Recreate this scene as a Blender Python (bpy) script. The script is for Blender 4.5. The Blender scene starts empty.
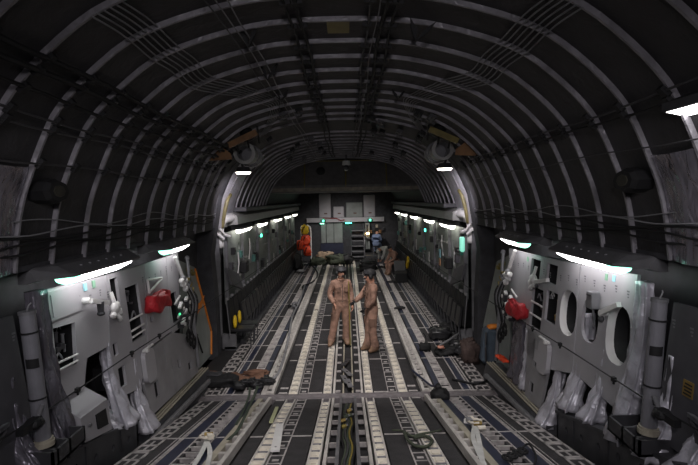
import bpy, bmesh, math, random
from mathutils import Vector, Matrix, geometry
random.seed(7)
COL = bpy.context.scene.collection
SC = bpy.context.scene
R = math.radians

# ------------------------------------------------------------------ camera
F, CX, CY = 531.0, 349.0, 232.5
cam_d = bpy.data.cameras.new('camera'); cam = bpy.data.objects.new('camera', cam_d); COL.objects.link(cam)
cam_d.sensor_width = 36.0; cam_d.lens = F / 698.0 * 36.0; cam_d.clip_start = .05; cam_d.clip_end = 200
ROT = Matrix.Rotation(R(-.19), 3, 'Z') @ Matrix.Rotation(R(86.5), 3, 'X') @ Matrix.Rotation(R(-1.1), 3, 'Z')
CAM = Vector((.04, 0, 3.33))
cam.matrix_world = Matrix.Translation(CAM) @ ROT.to_4x4()
SC.camera = cam

def ray(u, v): return ROT @ Vector(((u - CX) / F, -(v - CY) / F, -1))
def at(u, v, ax, val):                 # where the sight line of a pixel meets the plane axis=val
    d = ray(u, v); t = (val - CAM[ax]) / d[ax]; return CAM + d * t
T10 = math.tan(R(10)); YH = 8.8
def ramp_z(y): return max(0.0, (YH - y) * T10)
def at_ramp(u, v, off=0):
    d = ray(u, v); t = (YH * T10 + off - CAM.z - CAM.y * T10) / (d.z + d.y * T10); return CAM + d * t
def wall_x(z): return 2.85 - .1 * (2.6 - z)
PROF0 = [(0, 5.05), (.4, 5.04), (.82, 5.0), (1.35, 4.87), (1.77, 4.70), (2.14, 4.42), (2.4, 4.15), (2.53, 3.93), (2.65, 3.66), (2.75, 3.4), (2.81, 3.15), (2.86, 2.76)]
def _smooth(P, n=3):
    out = []
    for i in range(len(P) - 1):
        a, b, c, d = [Vector(q) for q in (P[i - 1] if i else (-P[1][0], P[1][1]), P[i], P[i + 1], P[min(i + 2, len(P) - 1)])]
        for k in range(n):
            t = k / n
            q = .5 * ((2 * b) + (c - a) * t + (2 * a - 5 * b + 4 * c - d) * t * t + (3 * b - a - 3 * c + d) * t ** 3); out.append((q.x, q.y))
    return out + [P[-1]]
PROF = _smooth(PROF0)
def hscale(y): return 1.012 - .0085 * (y - 4.5)
def prof(y, inset=0.0):                # right half of the fuselage section at station y
    k = hscale(y); P = [Vector((x, 2.76 + (z - 2.76) * k)) for x, z in PROF]
    if not inset: return P
    out = []
    for i, p in enumerate(P):
        a = P[max(i - 1, 0)]; b = P[min(i + 1, len(P) - 1)]; t = (b - a).normalized()
        if i == 0: t = Vector((1, 0))
        out.append(p + Vector((t.y, -t.x)) * inset)
    return out
def half_w(z, y):
    P = prof(y)
    if z >= P[0].y: return 0
    for a, b in zip(P, P[1:]):
        if b.y <= z <= a.y: return a.x + (b.x - a.x) * (a.y - z) / (a.y - b.y)
    return P[-1].x
def at_shell(u, v, inset=.05):
    d = ray(u, v); t = 1.0
    while t < 40:
        p = CAM + d * t
        if abs(p.x) > half_w(p.z, p.y) - inset: return p
        t += .01
    return p

# ------------------------------------------------------------------ materials
MATS = {}
def mat(name, col, rough=.6, metal=0., var=.25, scale=6., bump=0., bscale=None, emit=None, estr=0., spec=.5, stretch=None):
    if name in MATS: return MATS[name]
    m = bpy.data.materials.new(name); m.use_nodes = True; nt = m.node_tree; N = nt.nodes; L = nt.links
    b = N['Principled BSDF']
    b.inputs['Roughness'].default_value = rough; b.inputs['Metallic'].default_value = metal
    b.inputs['Specular IOR Level'].default_value = spec
    tc = N.new('ShaderNodeTexCoord'); mp = N.new('ShaderNodeMapping'); L.new(tc.outputs['Object'], mp.inputs['Vector'])
    if stretch: mp.inputs['Scale'].default_value = stretch
    n = N.new('ShaderNodeTexNoise'); n.inputs['Scale'].default_value = scale; n.inputs['Detail'].default_value = 5
    L.new(mp.outputs['Vector'], n.inputs['Vector'])
    cr = N.new('ShaderNodeValToRGB'); c = Vector(col)
    lo = c * (1 - var); hi = c * (1 + var)
    cr.color_ramp.elements[0].position = .3; cr.color_ramp.elements[1].position = .7
    cr.color_ramp.elements[0].color = (*lo, 1); cr.color_ramp.elements[1].color = (*[min(1, q) for q in hi], 1)
    L.new(n.outputs['Fac'], cr.inputs['Fac']); L.new(cr.outputs['Color'], b.inputs['Base Color'])
    if bump:
        n2 = N.new('ShaderNodeTexNoise'); n2.inputs['Scale'].default_value = bscale or scale * 2; n2.inputs['Detail'].default_value = 3
        n2.inputs['Distortion'].default_value = .6
        L.new(mp.outputs['Vector'], n2.inputs['Vector'])
        bp = N.new('ShaderNodeBump'); bp.inputs['Strength'].default_value = bump; bp.inputs['Distance'].default_value = .03
        L.new(n2.outputs['Fac'], bp.inputs['Height']); L.new(bp.outputs['Normal'], b.inputs['Normal'])
    if emit:
        b.inputs['Emission Color'].default_value = (*emit, 1); b.inputs['Emission Strength'].default_value = estr
    MATS[name] = m; return m
M = dict(
    skin_liner=mat('ceiling_liner', (.026, .0245, .027), .62, var=.35, scale=3, bump=.5, bscale=7),
    rib=mat('rib_cover', (.24, .23, .25), .42, .15, var=.3, scale=5, bump=.6, bscale=14),
    side_dark=mat('side_dark', (.035, .035, .04), .7, var=.3),
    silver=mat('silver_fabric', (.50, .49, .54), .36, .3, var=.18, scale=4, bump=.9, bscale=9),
    silver_shade=mat('silver_fabric_shaded', (.17, .16, .19), .27, .45, var=.25, scale=4, bump=1.0, bscale=9, stretch=(1, 1.6, .7)),  # copy of the silver fabric with shade put into its colour
    panel=mat('panel_grey', (.37, .36, .38), .5, var=.07, scale=2.5),
    panel_falloff=mat('panel_grey_falloff', (.27, .265, .275), .55, var=.16, scale=3),  # panel grey darkened: the wall light's falloff put into the colour
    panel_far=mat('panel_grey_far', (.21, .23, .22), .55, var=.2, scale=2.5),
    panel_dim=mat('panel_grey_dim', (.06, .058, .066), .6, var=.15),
    white=mat('white_paint', (.66, .65, .64), .45, var=.06),
    cream=mat('cream_paint', (.66, .61, .52), .45, var=.2, scale=9),
    beige=mat('beige_rail', (.36, .33, .26), .5, var=.15),
    rail=mat('rail_metal', (.56, .53, .50), .4, .15, var=.25, scale=8, stretch=(1, .3, 1)),
    line=mat('worn_edge_metal', (.44, .41, .40), .45, .1, var=.35, scale=12),
    deck=mat('deck_antiskid', (.027, .025, .027), .72, var=.35, scale=7, bump=.2, bscale=90),
    base=mat('deck_base', (.017, .016, .017), .75, var=.3),
    navy=mat('navy_strip', (.016, .020, .045), .45, var=.25),
    hinge=mat('hinge_strip', (.155, .14, .145), .55, var=.2, scale=14),
    black=mat('black_matte', (.006, .006, .007), .7, var=.3),
    blackg=mat('black_rubber', (.016, .016, .018), .4, var=.3),
    dgrey=mat('dark_grey_metal', (.05, .05, .055), .5, .2, var=.2),
    mgrey=mat('mid_grey_metal', (.17, .17, .18), .45, .3, var=.2),
    ledge=mat('ledge_grey', (.055, .056, .062), .5, .1, var=.25),
    tubem=mat('tube_grey', (.20, .20, .22), .42, .2, var=.12),
    red=mat('red_cloth', (.42, .012, .020), .6, var=.3, bump=.8, bscale=12),
    orange=mat('orange_paint', (.62, .19, .015), .5, var=.15),
    redor=mat('orange_red', (.75, .07, .02), .5, var=.2),
    yellow=mat('yellow_paint', (.75, .50, .02), .5, var=.15),
    dyellow=mat('dull_yellow', (.20, .155, .03), .5, var=.2),
    brown=mat('brown_cloth', (.13, .065, .04), .8, var=.25, bump=.6, bscale=14),
    dbrown=mat('dark_brown_cloth', (.055, .035, .03), .8, var=.25, bump=.6, bscale=14),
    fairing=mat('ochre_brown_fairing', (.26, .13, .05), .6, var=.35, scale=4),
    olive=mat('olive_cloth', (.045, .055, .035), .8, var=.35, bump=.5, bscale=14),
    tancloth=mat('tan_cloth', (.30, .22, .15), .8, var=.2, bump=.5, bscale=14),
    suit=mat('tan_flight_suit', (.25, .145, .105), .85, var=.4, scale=7, bump=1.0, bscale=11),
    suitd=mat('tan_suit_trim', (.15, .085, .06), .85, var=.25, scale=9, bump=.6, bscale=16),
    skin=mat('skin', (.42, .22, .15), .55, var=.08),
    skind=mat('lips', (.25, .08, .06), .55, var=.08),
    bootm=mat('tan_boot', (.20, .12, .075), .7, var=.2),
    blueg=mat('blue_grey_case', (.06, .08, .105), .5, var=.25),
    shirt=mat('pale_cloth', (.5, .5, .48), .8, var=.15),
    blue=mat('blue_cloth', (.14, .18, .28), .8, var=.2),
    green=mat('green_strap', (.045, .06, .042), .7, var=.2),
    wire=mat('pale_wire', (.22, .22, .23), .5, var=.2),
    gold=mat('brassy_fittings', (.35, .25, .08), .4, .5, var=.4, scale=20),
    duct=mat('duct_grey', (.30, .30, .29), .4, .2, var=.12),
    lamp=mat('fluorescent_diffuser', (.9, .9, .9), .4, var=.01, emit=(1, .97, .98), estr=9.),
    lampw=mat('warm_diffuser', (.9, .9, .85), .4, var=.01, emit=(1, .93, .84), estr=9.),
    lampf=mat('far_diffuser', (.9, .9, .85), .4, var=.01, emit=(1, .97, .86), estr=6.),
    lampg=mat('green_lens', (.3, .8, .6), .4, var=.01, emit=(.35, 1, .72), estr=3.0),
    green_glow=mat('green_lamp', (.1, .8, .5), .4, var=.01, emit=(.08, 1, .55), estr=6),
    warm_glow=mat('warm_lamp', (.9, .6, .3), .4, var=.01, emit=(1, .6, .25), estr=14),
    ind_green=mat('green_indicator', (.1, .7, .3), .4, var=.01, emit=(.1, .9, .4), estr=1.2),
    teal=mat('teal_label', (.06, .17, .15), .5, var=.1),
    cyan=mat('cyan_label', (.30, .62, .70), .5, var=.1),
    greenl=mat('green_label', (.20, .38, .26), .5, var=.1),
    ink=mat('grey_print', (.15, .15, .16), .6, var=.1),
    sign=mat('yellow_placard', (.22, .14, .03), .5, var=.1),
)

# ------------------------------------------------------------------ mesh helpers
class MB:
    def __init__(s): s.bm = bmesh.new()
    def face(s, pts, mi=0):
        f = s.bm.faces.new([s.bm.verts.new(p) for p in pts]); f.material_index = mi; return f
    def hexa(s, p, mi=0):            # p: 4 bottom points then 4 top points
        v = [s.bm.verts.new(q) for q in p]
        for i in ((3, 2, 1, 0), (4, 5, 6, 7), (0, 1, 5, 4), (1, 2, 6, 5), (2, 3, 7, 6), (3, 0, 4, 7)):
            s.bm.faces.new([v[k] for k in i]).material_index = mi
        return s
    def box(s, x0, x1, y0, y1, z0, z1, mi=0):
        return s.hexa([(x0, y0, z0), (x1, y0, z0), (x1, y1, z0), (x0, y1, z0), (x0, y0, z1), (x1, y0, z1), (x1, y1, z1), (x0, y1, z1)], mi)
    def obox(s, c, size, rot=None, mi=0):
        a, b, d = [q / 2 for q in size]; r = rot or Matrix.Identity(3); c = Vector(c)
        P = [(-a, -b, -d), (a, -b, -d), (a, b, -d), (-a, b, -d), (-a, -b, d), (a, -b, d), (a, b, d), (-a, b, d)]
        return s.hexa([c + r @ Vector(q) for q in P], mi)
    def loft(s, rings, caps=True, mi=0):
        V = [[s.bm.verts.new(p) for p in r] for r in rings]; n = len(V[0])
        for a, b in zip(V, V[1:]):
            for i in range(n):
                s.bm.faces.new((a[i], a[(i + 1) % n], b[(i + 1) % n], b[i])).material_index = mi
        if caps:
            s.bm.faces.new(V[0][::-1]).material_index = mi; s.bm.faces.new(V[-1]).material_index = mi
        return s
    def tube(s, pts, r, seg=6, mi=0, flat=1.0):
        pts = [Vector(p) for p in pts]; rings = []; up = Vector((0, 0, 1))
        for i, p in enumerate(pts):
            d = (pts[min(i + 1, len(pts) - 1)] - pts[max(i - 1, 0)])
            d = d.normalized() if d.length > 1e-9 else Vector((0, 1, 0))
            a = d.cross(up)
            if a.length < .05: a = d.cross(Vector((0, 1, 0)))
            a.normalize(); b = a.cross(d)
            rr = r[i] if isinstance(r, (list, tuple)) else r
            rings.append([p + a * rr * math.cos(2 * math.pi * k / seg) + b * rr * flat * math.sin(2 * math.pi * k / seg) for k in range(seg)])
        return s.loft(rings, True, mi)
    def cyl(s, a, b, r, r2=None, seg=14, mi=0): return s.tube([a, b], [r, r if r2 is None else r2], seg, mi)
    def ball(s, c, rad, seg=10, rot=None, mi=0, jit=0):
        rad = rad if isinstance(rad, (list, tuple)) else (rad,) * 3; c = Vector(c); r = rot or Matrix.Identity(3); rings = []; h = seg // 2 + 2
        for j in range(1, h):
            ph = math.pi * j / h
            rings.append([c + r @ Vector((rad[0] * math.sin(ph) * math.cos(2 * math.pi * k / seg) * (1 + jit * (random.random() - .5)), rad[1] * math.sin(ph) * math.sin(2 * math.pi * k / seg) * (1 + jit * (random.random() - .5)), -rad[2] * math.cos(ph) * (1 + jit * (random.random() - .5)))) for k in range(seg)])
        return s.loft(rings, True, mi)
    def plate(s, outer, holes, mp, mp2, mi=0):   # flat sheet with holes, two mapped faces and its rims
        loops = [outer] + holes; vs = []; fs = []
        for l in loops:
            k = len(vs); vs += [Vector(p) for p in l]; fs.append(list(range(k, k + len(l))))
        ed = [(l[i], l[(i + 1) % len(l)]) for l in fs for i in range(len(l))]
        V, E, Fc, *_ = geometry.delaunay_2d_cdt(vs, ed, [fs[0]], 1, 1e-5)
        def inside(p, poly):
            c = False; j = len(poly) - 1
            for i in range(len(poly)):
                a, b = poly[i], poly[j]
                if (a[1] > p.y) != (b[1] > p.y) and p.x < (b[0] - a[0]) * (p.y - a[1]) / (b[1] - a[1]) + a[0]: c = not c
                j = i
            return c
        A = [s.bm.verts.new(mp(p)) for p in V]; B = [s.bm.verts.new(mp2(p)) for p in V]
        for f in Fc:
            c = sum((V[i] for i in f), Vector((0, 0))) / len(f)
            if any(inside(c, h) for h in holes): continue
            s.bm.faces.new([A[i] for i in f]).material_index = mi; s.bm.faces.new([B[i] for i in f][::-1]).material_index = mi
        for l in loops:
            for i in range(len(l)):
                a, b = Vector(l[i]), Vector(l[(i + 1) % len(l)])
                s.face([mp(a), mp(b), mp2(b), mp2(a)], mi)
        return s
    def build(s, name, m, parent=None, smooth=False, bevel=0):
        bm = s.bm
        if bevel:
            bmesh.ops.bevel(bm, geom=[e for e in bm.edges], offset=bevel, segments=1, affect='EDGES')
        bmesh.ops.recalc_face_normals(bm, faces=bm.faces)
        if parent is not None:
            o = parent
            off = Vector((0, 0, 0))
            while o is not None: off += o.location; o = o.parent
            bmesh.ops.translate(bm, verts=bm.verts, vec=-off)
        me = bpy.data.meshes.new(name); bm.to_mesh(me); bm.free()
        for q in (m if isinstance(m, (list, tuple)) else [m]): me.materials.append(q)
        if smooth: me.polygons.foreach_set('use_smooth', [True] * len(me.polygons))
        o = bpy.data.objects.new(name, me); COL.objects.link(o)
        if parent is not None: o.parent = parent
        return o
def tag(o, label=None, cat=None, group=None, kind=None):
    if label: o['label'] = label
    if cat: o['category'] = cat
    if group: o['group'] = group
    if kind: o['kind'] = kind
    return o
def struct(o): o['kind'] = 'structure'; return o
def thing(name, label, cat, loc=(0, 0, 0), group=None):
    o = bpy.data.objects.new(name, None); COL.objects.link(o); o.location = loc; o.empty_display_size = .1
    return tag(o, label, cat, group)
def dup(root, loc, label, group=None, rotz=None):
    r = root.copy(); COL.objects.link(r); r.location = loc; r['label'] = label
    if rotz is not None: r.rotation_euler.z = rotz
    if group: r['group'] = group
    for ch in list(root.children):
        c = ch.copy(); COL.objects.link(c); c.parent = r
        for g in ch.children:
            d = g.copy(); COL.objects.link(d); d.parent = c
    return r
ORD = ['first', 'second', 'third', 'fourth', 'fifth', 'sixth', 'seventh', 'eighth', 'ninth', 'tenth', 'eleventh', 'twelfth', 'thirteenth', 'fourteenth', 'fifteenth', 'sixteenth', 'seventeenth', 'eighteenth', 'nineteenth', 'twentieth', 'twenty-first', 'twenty-second', 'twenty-third', 'twenty-fourth', 'twenty-fifth', 'twenty-sixth', 'twenty-seventh', 'twenty-eighth', 'twenty-ninth', 'thirtieth', 'thirty-first', 'thirty-second', 'thirty-third', 'thirty-fourth']
SIDE = {-1: 'left', 1: 'right'}
def curve_pts(pts, n=6):               # smooth a polyline (Catmull-Rom)
    P = [Vector(p) for p in pts]; out = []
    for i in range(len(P) - 1):
        a, b, c, d = P[max(i - 1, 0)], P[i], P[i + 1], P[min(i + 2, len(P) - 1)]
        for k in range(n):
            t = k / n
            out.append(.5 * ((2 * b) + (c - a) * t + (2 * a - 5 * b + 4 * c - d) * t * t + (3 * b - a - 3 * c + d) * t ** 3))
    return out + [P[-1]]

# ================================================================== SHELL
YEND = 29.7
def full_prof(y, inset=0.0):
    P = prof(y, inset); return [Vector((-p.x, y, p.y)) for p in P[::-1]] + [Vector((p.x, y, p.y)) for p in P[1:]]
mb = MB(); ys = [-1.0 + i * 1.02 for i in range(31)]; ys[-1] = YEND
V = [[mb.bm.verts.new(p) for p in full_prof(y)] for y in ys]
for a, b in zip(V, V[1:]):
    for i in range(len(a) - 1): mb.bm.faces.new((a[i], a[i + 1], b[i + 1], b[i]))
struct(mb.build('ceiling', M['skin_liner'], smooth=True))
for s in (-1, 1):
    mb = MB()
    mb.hexa([(s * 3.22, -1, -.6), (s * 3.3, -1, -.6), (s * 3.3, YEND, -.6), (s * 3.22, YEND, -.6), (s * 3.22, -1, 2.79), (s * 3.3, -1, 2.79), (s * 3.3, YEND, 2.79), (s * 3.22, YEND, 2.79)])
    mb.box(min(s * 2.84, s * 3.3), max(s * 2.84, s * 3.3), -1, YEND, 2.75, 2.8)
    struct(mb.build('wall_' + SIDE[s], M['side_dark']))
mb = MB(); mb.box(-3.3, 3.3, -1.1, -1.0, -.6, 5.3); struct(mb.build('wall_back', M['side_dark']))
mb = MB(); mb.box(-3.3, 3.3, YEND, YEND + .1, -.6, 5.3); struct(mb.build('wall_front', M['side_dark']))

# fuselage frames (upper arcs)
def arc_ring(y0, y1, in0, in1, name, m, dims=False):
    mb = MB(); A = full_prof(y0, in0); B = full_prof(y1, in0); C = full_prof(y1, in1); D = full_prof(y0, in1)
    n = len(A); V = [[mb.bm.verts.new(q[i]) for q in (A, B, C, D)] for i in range(n)]
    for i in range(n - 1):
        for k in range(4): mb.bm.faces.new((V[i][k], V[i][(k + 1) % 4], V[i + 1][(k + 1) % 4], V[i + 1][k]))
    mb.bm.faces.new(V[0]); mb.bm.faces.new(V[-1][::-1])
    return struct(mb.build(name, m, smooth=False))
frame_ys = [2.7, 3.3, 3.92, 4.56, 5.14, 5.78, 6.35, 6.94, 7.57, 8.18, 8.8, 9.4, 10.0, 10.6] + [12.3 + .61 * i for i in range(11)]
tn = 1
for y in frame_ys:
    w = .014 if y < 11 else .013
    arc_ring(y - w, y + w, -.01, .045 if y < 11 else .04, 'trim_%d' % tn, M['rib']); tn += 1

# deep dark frame between the aft and the forward bay (runs to the floor)
for s in (-1, 1):
    mb = MB()
    secs = [(2.84, 3.3, -.1), (2.86, 3.3, 1.2), (2.92, 3.32, 2.2), (2.80, 3.2, 2.9), (2.70, 3.05, 3.5), (2.50, 2.9, 3.95), (2.14, 2.55, 4.35)]
    mb.loft([[Vector((s * a, 11.45, z)), Vector((s * b, 11.45, z)), Vector((s * b, 11.8, z)), Vector((s * a, 11.8, z))] for a, b, z in secs])
    struct(mb.build('trim_%d' % tn, M['side_dark'])); tn += 1
    # bright insulated wall just beyond the deep frame
    mb = MB()
    rings = []
    for y in [11.8, 12.05, 12.3, 12.55, 12.8, 13.05, 13.3]:
        P = prof(y, .02 + (.05 if int(round((y - 11.8) / .25)) % 2 else .0)); P = [p for p, q in zip(P, PROF) if q[1] < 4.6]
        rings.append([Vector((s * p.x, y, p.y)) for p in P])
    V = [[mb.bm.verts.new(p) for p in r] for r in rings]
    for a, b in zip(V, V[1:]):
        for i in range(len(a) - 1): mb.bm.faces.new((a[i], a[i + 1], b[i + 1], b[i]))
    o = struct(mb.build('trim_%d' % tn, M['silver'], smooth=True)); tn += 1
# silver side quilting near the camera (between the close frames, above the shelf), extent shaped to the lit patch
for s in (-1, 1):
    for y0, y1 in ((3.95, 4.53), (3.33, 3.89)):
        mb = MB(); rows = []
        for j in range(7):
            y = y0 + (y1 - y0) * j / 6; b = .02 + .045 * math.sin(math.pi * j / 6)
            P = [p for p, q in zip(prof(y, b), PROF) if q[1] < 3.72]
            rows.append([mb.bm.verts.new((s * (p.x + .006 * random.uniform(-1, 1)), y, p.y)) for p in P])
        for a, b in zip(rows, rows[1:]):
            for i in range(len(a) - 1): mb.bm.faces.new((a[i], a[i + 1], b[i + 1], b[i]))
        struct(mb.build('trim_%d' % tn, mat('crinkled_foil', (.26, .25, .29), .22, .65, var=.3, scale=5, bump=1.0, bscale=6, stretch=(1, 1.8, .6)), smooth=True)); tn += 1
    mb = MB(); mb.box(*sorted((s * 2.96, s * 3.0)), 11.8, 12.32, 0, 2.75); struct(mb.build('trim_%d' % tn, M['panel_far'])); tn += 1
    mb = MB(); mb.box(*sorted((s * 2.86, s * 2.96)), 11.98, 12.06, 0, 2.6); struct(mb.build('trim_%d' % tn, M['mgrey'])); tn += 1

# ================================================================== FLOOR
def strip(mb, x0, x1, y0, y1, z0=-.04, z1=0.0, on_ramp=False, mi=0):
    if not on_ramp: return mb.box(x0, x1, y0, y1, z0, z1, mi)
    return mb.hexa([(x0, y0, ramp_z(y0) + z0), (x1, y0, ramp_z(y0) + z0), (x1, y1, ramp_z(y1) + z0), (x0, y1, ramp_z(y1) + z0),
                    (x0, y0, ramp_z(y0) + z1), (x1, y0, ramp_z(y0) + z1), (x1, y1, ramp_z(y1) + z1), (x0, y1, ramp_z(y1) + z1)], mi)
FY0, FY1, RY0, RY1 = 8.92, 29.2, 2.6, 8.68
def both(fn):
    for s in (-1, 1): fn(s)
def sx(s, a, b): return (s * a, s * b) if s > 0 else (s * b, s * a)
# base
mb = MB(); mb.box(-2.9, 2.9, 8.8, YEND, -.2, -.035)
mb.hexa([(-3.2, 8.8, -.3), (3.2, 8.8, -.3), (3.2, -1, ramp_z(-1) - .3), (-3.2, -1, ramp_z(-1) - .3), (-3.2, 8.8, -.10), (3.2, 8.8, -.10), (3.2, -1, ramp_z(-1) - .10), (-3.2, -1, ramp_z(-1) - .10)])
struct(mb.build('floor', M['base']))
# deck skin
for on_ramp, y0, y1 in ((False, FY0, FY1), (True, RY0, RY1)):
    mb = MB()
    for s in (-1, 1):
        for a, b in ((.45, .69), (.71, .85), (1.05, 1.21), (1.53, 1.66), (1.82, 2.0), (2.22, 2.46), (2.09, 2.225)):
            x0, x1 = sx(s, a, b); strip(mb, x0, x1, y0, y1, -.09 if on_ramp else -.04, 0, on_ramp)
    struct(mb.build('floor', M['deck']))
    # navy strips
    mb = MB()
    for s in (-1, 1):
        for a, b in (((1.50, 1.63), (1.87, 2.02)) if on_ramp else ((2.02, 2.12), (1.55, 1.64))):
            x0, x1 = sx(s, a, b); strip(mb, x0, x1, y0, y1, -.04, .004, on_ramp)
    struct(mb.build('trim_%d' % tn, M['navy'])); tn += 1
    # worn pale edge lines, cross joints and window ladders
    mb = MB(); zl = .007
    for s in (-1, 1):
        lines = [(.69, .705), (.835, .85), (1.64, 1.655), (1.855, 1.87), (2.02, 2.035), (2.045, 2.07), (2.10, 2.11)] if on_ramp else [(.69, .70), (.84, .85), (1.65, 1.665), (1.81, 1.825), (1.99, 2.01), (2.12, 2.15), (2.17, 2.195)]
        for a, b in lines:
            x0, x1 = sx(s, a, b); strip(mb, x0, x1, y0, y1, -.04, zl, on_ramp)
        # fine ladder between the trays
        y = y0 + .06; k = 0
        while y < y1:
            x0, x1 = sx(s, .705, .835); strip(mb, x0, x1, y, y + .022, -.04, zl, on_ramp)
            if k % 2 == 0 and y < 16:
                x0, x1 = sx(s, .735, .805); strip(mb, x0, x1, y + .09, y + .15, -.04, zl - .002, on_ramp)
            y += .27; k += 1
        # outer ladder beside the guide rail (squares)
        lo, hi = (1.67, 1.85) if on_ramp else (1.665, 1.81)
        y = y0 + .05; k = 0
        while y < y1 - .1:
            x0, x1 = sx(s, lo, hi); strip(mb, x0, x1, y, y + (.04 if on_ramp or k % 2 else .17), -.04, zl, on_ramp)
            y += .21; k += 1
        # wide outer ladder with paired windows
        lo, hi = (2.24, 2.46) if on_ramp else (2.24, 2.50)
        for a, b in ((lo, lo + .03), (hi - .03, hi)):
            x0, x1 = sx(s, a, b); strip(mb, x0, x1, y0, y1, -.05, zl, on_ramp)
        y = y0; k = 0
        while y < y1 - .15:
            x0, x1 = sx(s, lo, hi); strip(mb, x0, x1, y, y + (.11 if k % 2 == 0 else .05), -.05, zl, on_ramp)
            if k % 2 == 1:
                m_ = (lo + hi) / 2; x0, x1 = sx(s, m_ - .012, m_ + .012); strip(mb, x0, x1, y - .14, y + .2, -.05, zl, on_ramp)
            y += .27; k += 1
        # cross joints
        for yj in ([4.6, 6.4] if on_ramp else [9.0, 10.9, 12.1, 13.5, 15.2, 17, 19, 21.2, 23.5, 26]):
            for a, b in ((.45, .69), (1.05, 1.21), (1.53, 2.24)):
                x0, x1 = sx(s, a, b); strip(mb, x0, x1, yj, yj + .035, -.04, zl + .001, on_ramp)
        for yj in ([8.6] if on_ramp else [9.0, 9.25]):
            x0, x1 = sx(s, 1.06, 1.2); strip(mb, x0, x1, yj, yj + .06, -.04, zl + .003, on_ramp)
    struct(mb.build('trim_%d' % tn, M['line'])); tn += 1
# hinge cross strip
mb = MB(); mb.box(-2.56, 2.56, 8.68, 8.92, -.06, .028)
for i in range(34): mb.cyl((-2.5 + i * .15, 8.8, .018), (-2.5 + i * .15 + .09, 8.8, .018), .022, seg=8)
struct(mb.build('trim_%d' % tn, M['hinge'])); tn += 1
# centre channel guide rails
for on_ramp, y0, y1 in ((False, FY0, FY1), (True, RY0, RY1)):
    zl = 'raised ramp' if on_ramp else 'level cargo floor'
    for s in (-1, 1):
        t = thing('guide_rail', 'long thin metal guide rail on the %s side of the centre slot, %s' % (SIDE[s], zl), 'rail', (0, y0, 0), 'centre slot guide rails')
        mb = MB(); x0, x1 = sx(s, .225, .262); strip(mb, x0, x1, y0, y1, -.05, .02, on_ramp); mb.build('outer_flange', M['rail'], t)
        mb = MB(); x0, x1 = sx(s, .095, .135) if on_ramp else sx(s, .07, .095); strip(mb, x0, x1, y0, y1, -.08, .035 if on_ramp else .01, on_ramp)
        mb.build('inner_bar', M['mgrey'] if on_ramp else M['beige'], t)
        y = y0 + .2; first = None
        while y < min(y1, 15):
            if first is None:
                mb = MB(); x0, x1 = sx(s, .135, .22); strip(mb, x0, x1, y, y + .05, -.06, -.01, on_ramp); first = mb.build('cross_lug', M['line'], t); yb = y
            else:
                c = first.copy(); COL.objects.link(c); c.parent = t; c.location = (0, y - yb, (ramp_z(y) - ramp_z(yb)) if on_ramp else 0)
            y += .55

# roller trays
def roller_tray(s, inner, y0, y1, on_ramp, label, single):
    a, b = (.29, .43) if inner else (.87, 1.03)
    t = thing('roller_tray', label, 'roller tray', (0, y0, 0), 'cream roller trays set into the deck')
    mb = MB()
    for p, q in ((a, a + .022), (b - .022, b)):
        x0, x1 = sx(s, p, q); strip(mb, x0, x1, y0, y1, -.05, .012, on_ramp)
    mb.build('tray_side', M['rail'], t)
    n = int((y1 - y0) / .262); me = None; far = MB()
    for i in range(n):
        y = y0 + .13 + i * .262; z = ramp_z(y) if on_ramp else 0
        m = far if single else (MB() if me is None else None)
        x0, x1 = sx(s, a + .012, b - .012)
        if m is not None:
            yy, zz = (y, z) if single else (y, z)
            m.box(x0, x1, yy - .10, yy + .015, zz - .03, zz + .014)
            m.cyl((x0 + .012, yy + .09, zz - .024), (x1 - .012, yy + .09, zz - .024), .024, seg=8, mi=1)
            m.box(x0 + .03, x1 - .03, yy - .085, yy + .0, zz + .014, zz + .024)
        if not single:
            if me is None:
                o = m.build('roller', [M['cream'], M['mgrey']], t); me = o; base = (y, z)
            else:
                c = me.copy(); COL.objects.link(c); c.parent = t; c.location = (0, y - base[0], z - base[1])
            if on_ramp: pass
    if single:
        tag(far.build('rollers', [M['cream'], M['mgrey']], t), kind='stuff')
for s in (-1, 1):
    for inner in (True, False):
        w = ('inner' if inner else 'outer') + ' ' + SIDE[s]
        roller_tray(s, inner, 3.2, 8.66, True, 'cream roller tray on the raised ramp, %s of the four' % w, False)
        roller_tray(s, inner, 8.94, 16.2, False, 'cream roller tray just beyond the hinge strip, %s of the four' % w, False)
        roller_tray(s, inner, 16.22, 29.1, False, 'cream roller tray on the far cargo floor, %s of the four' % w, True)
# outboard guide rails with lightening slots
for on_ramp, y0, y1 in ((False, FY0, FY1), (True, RY0, RY1)):
    for s in (-1, 1):
        t = thing('cargo_rail', 'raised pale cargo rail with dark slots along the %s side of the %s' % (SIDE[s], 'ramp' if on_ramp else 'level floor'), 'rail', (0, y0, 0), 'slotted cargo rails')
        mb = MB(); x0, x1 = sx(s, 1.275, 1.325); strip(mb, x0, x1, y0, y1, -.05, .055, on_ramp); mb.build('inner_bar', M['rail'], t)
        mb = MB(); x0, x1 = sx(s, 1.42, 1.50); strip(mb, x0, x1, y0, y1, -.05, .03, on_ramp); mb.build('outer_bar', M['beige'] if on_ramp else M['rail'], t)
        y = y0 + .1; first = None
        while y < y1 - .15:
            if first is None:
                mb = MB(); x0, x1 = sx(s, 1.32, 1.43); strip(mb, x0, x1, y, y + .07, -.05, .03, on_ramp); first = mb.build('slot_web', M['rail'], t); yb = y
            else:
                c = first.copy(); COL.objects.link(c); c.parent = t; c.location = (0, y - yb, (ramp_z(y) - ramp_z(yb)) if on_ramp else 0)
            y += .33

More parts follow.
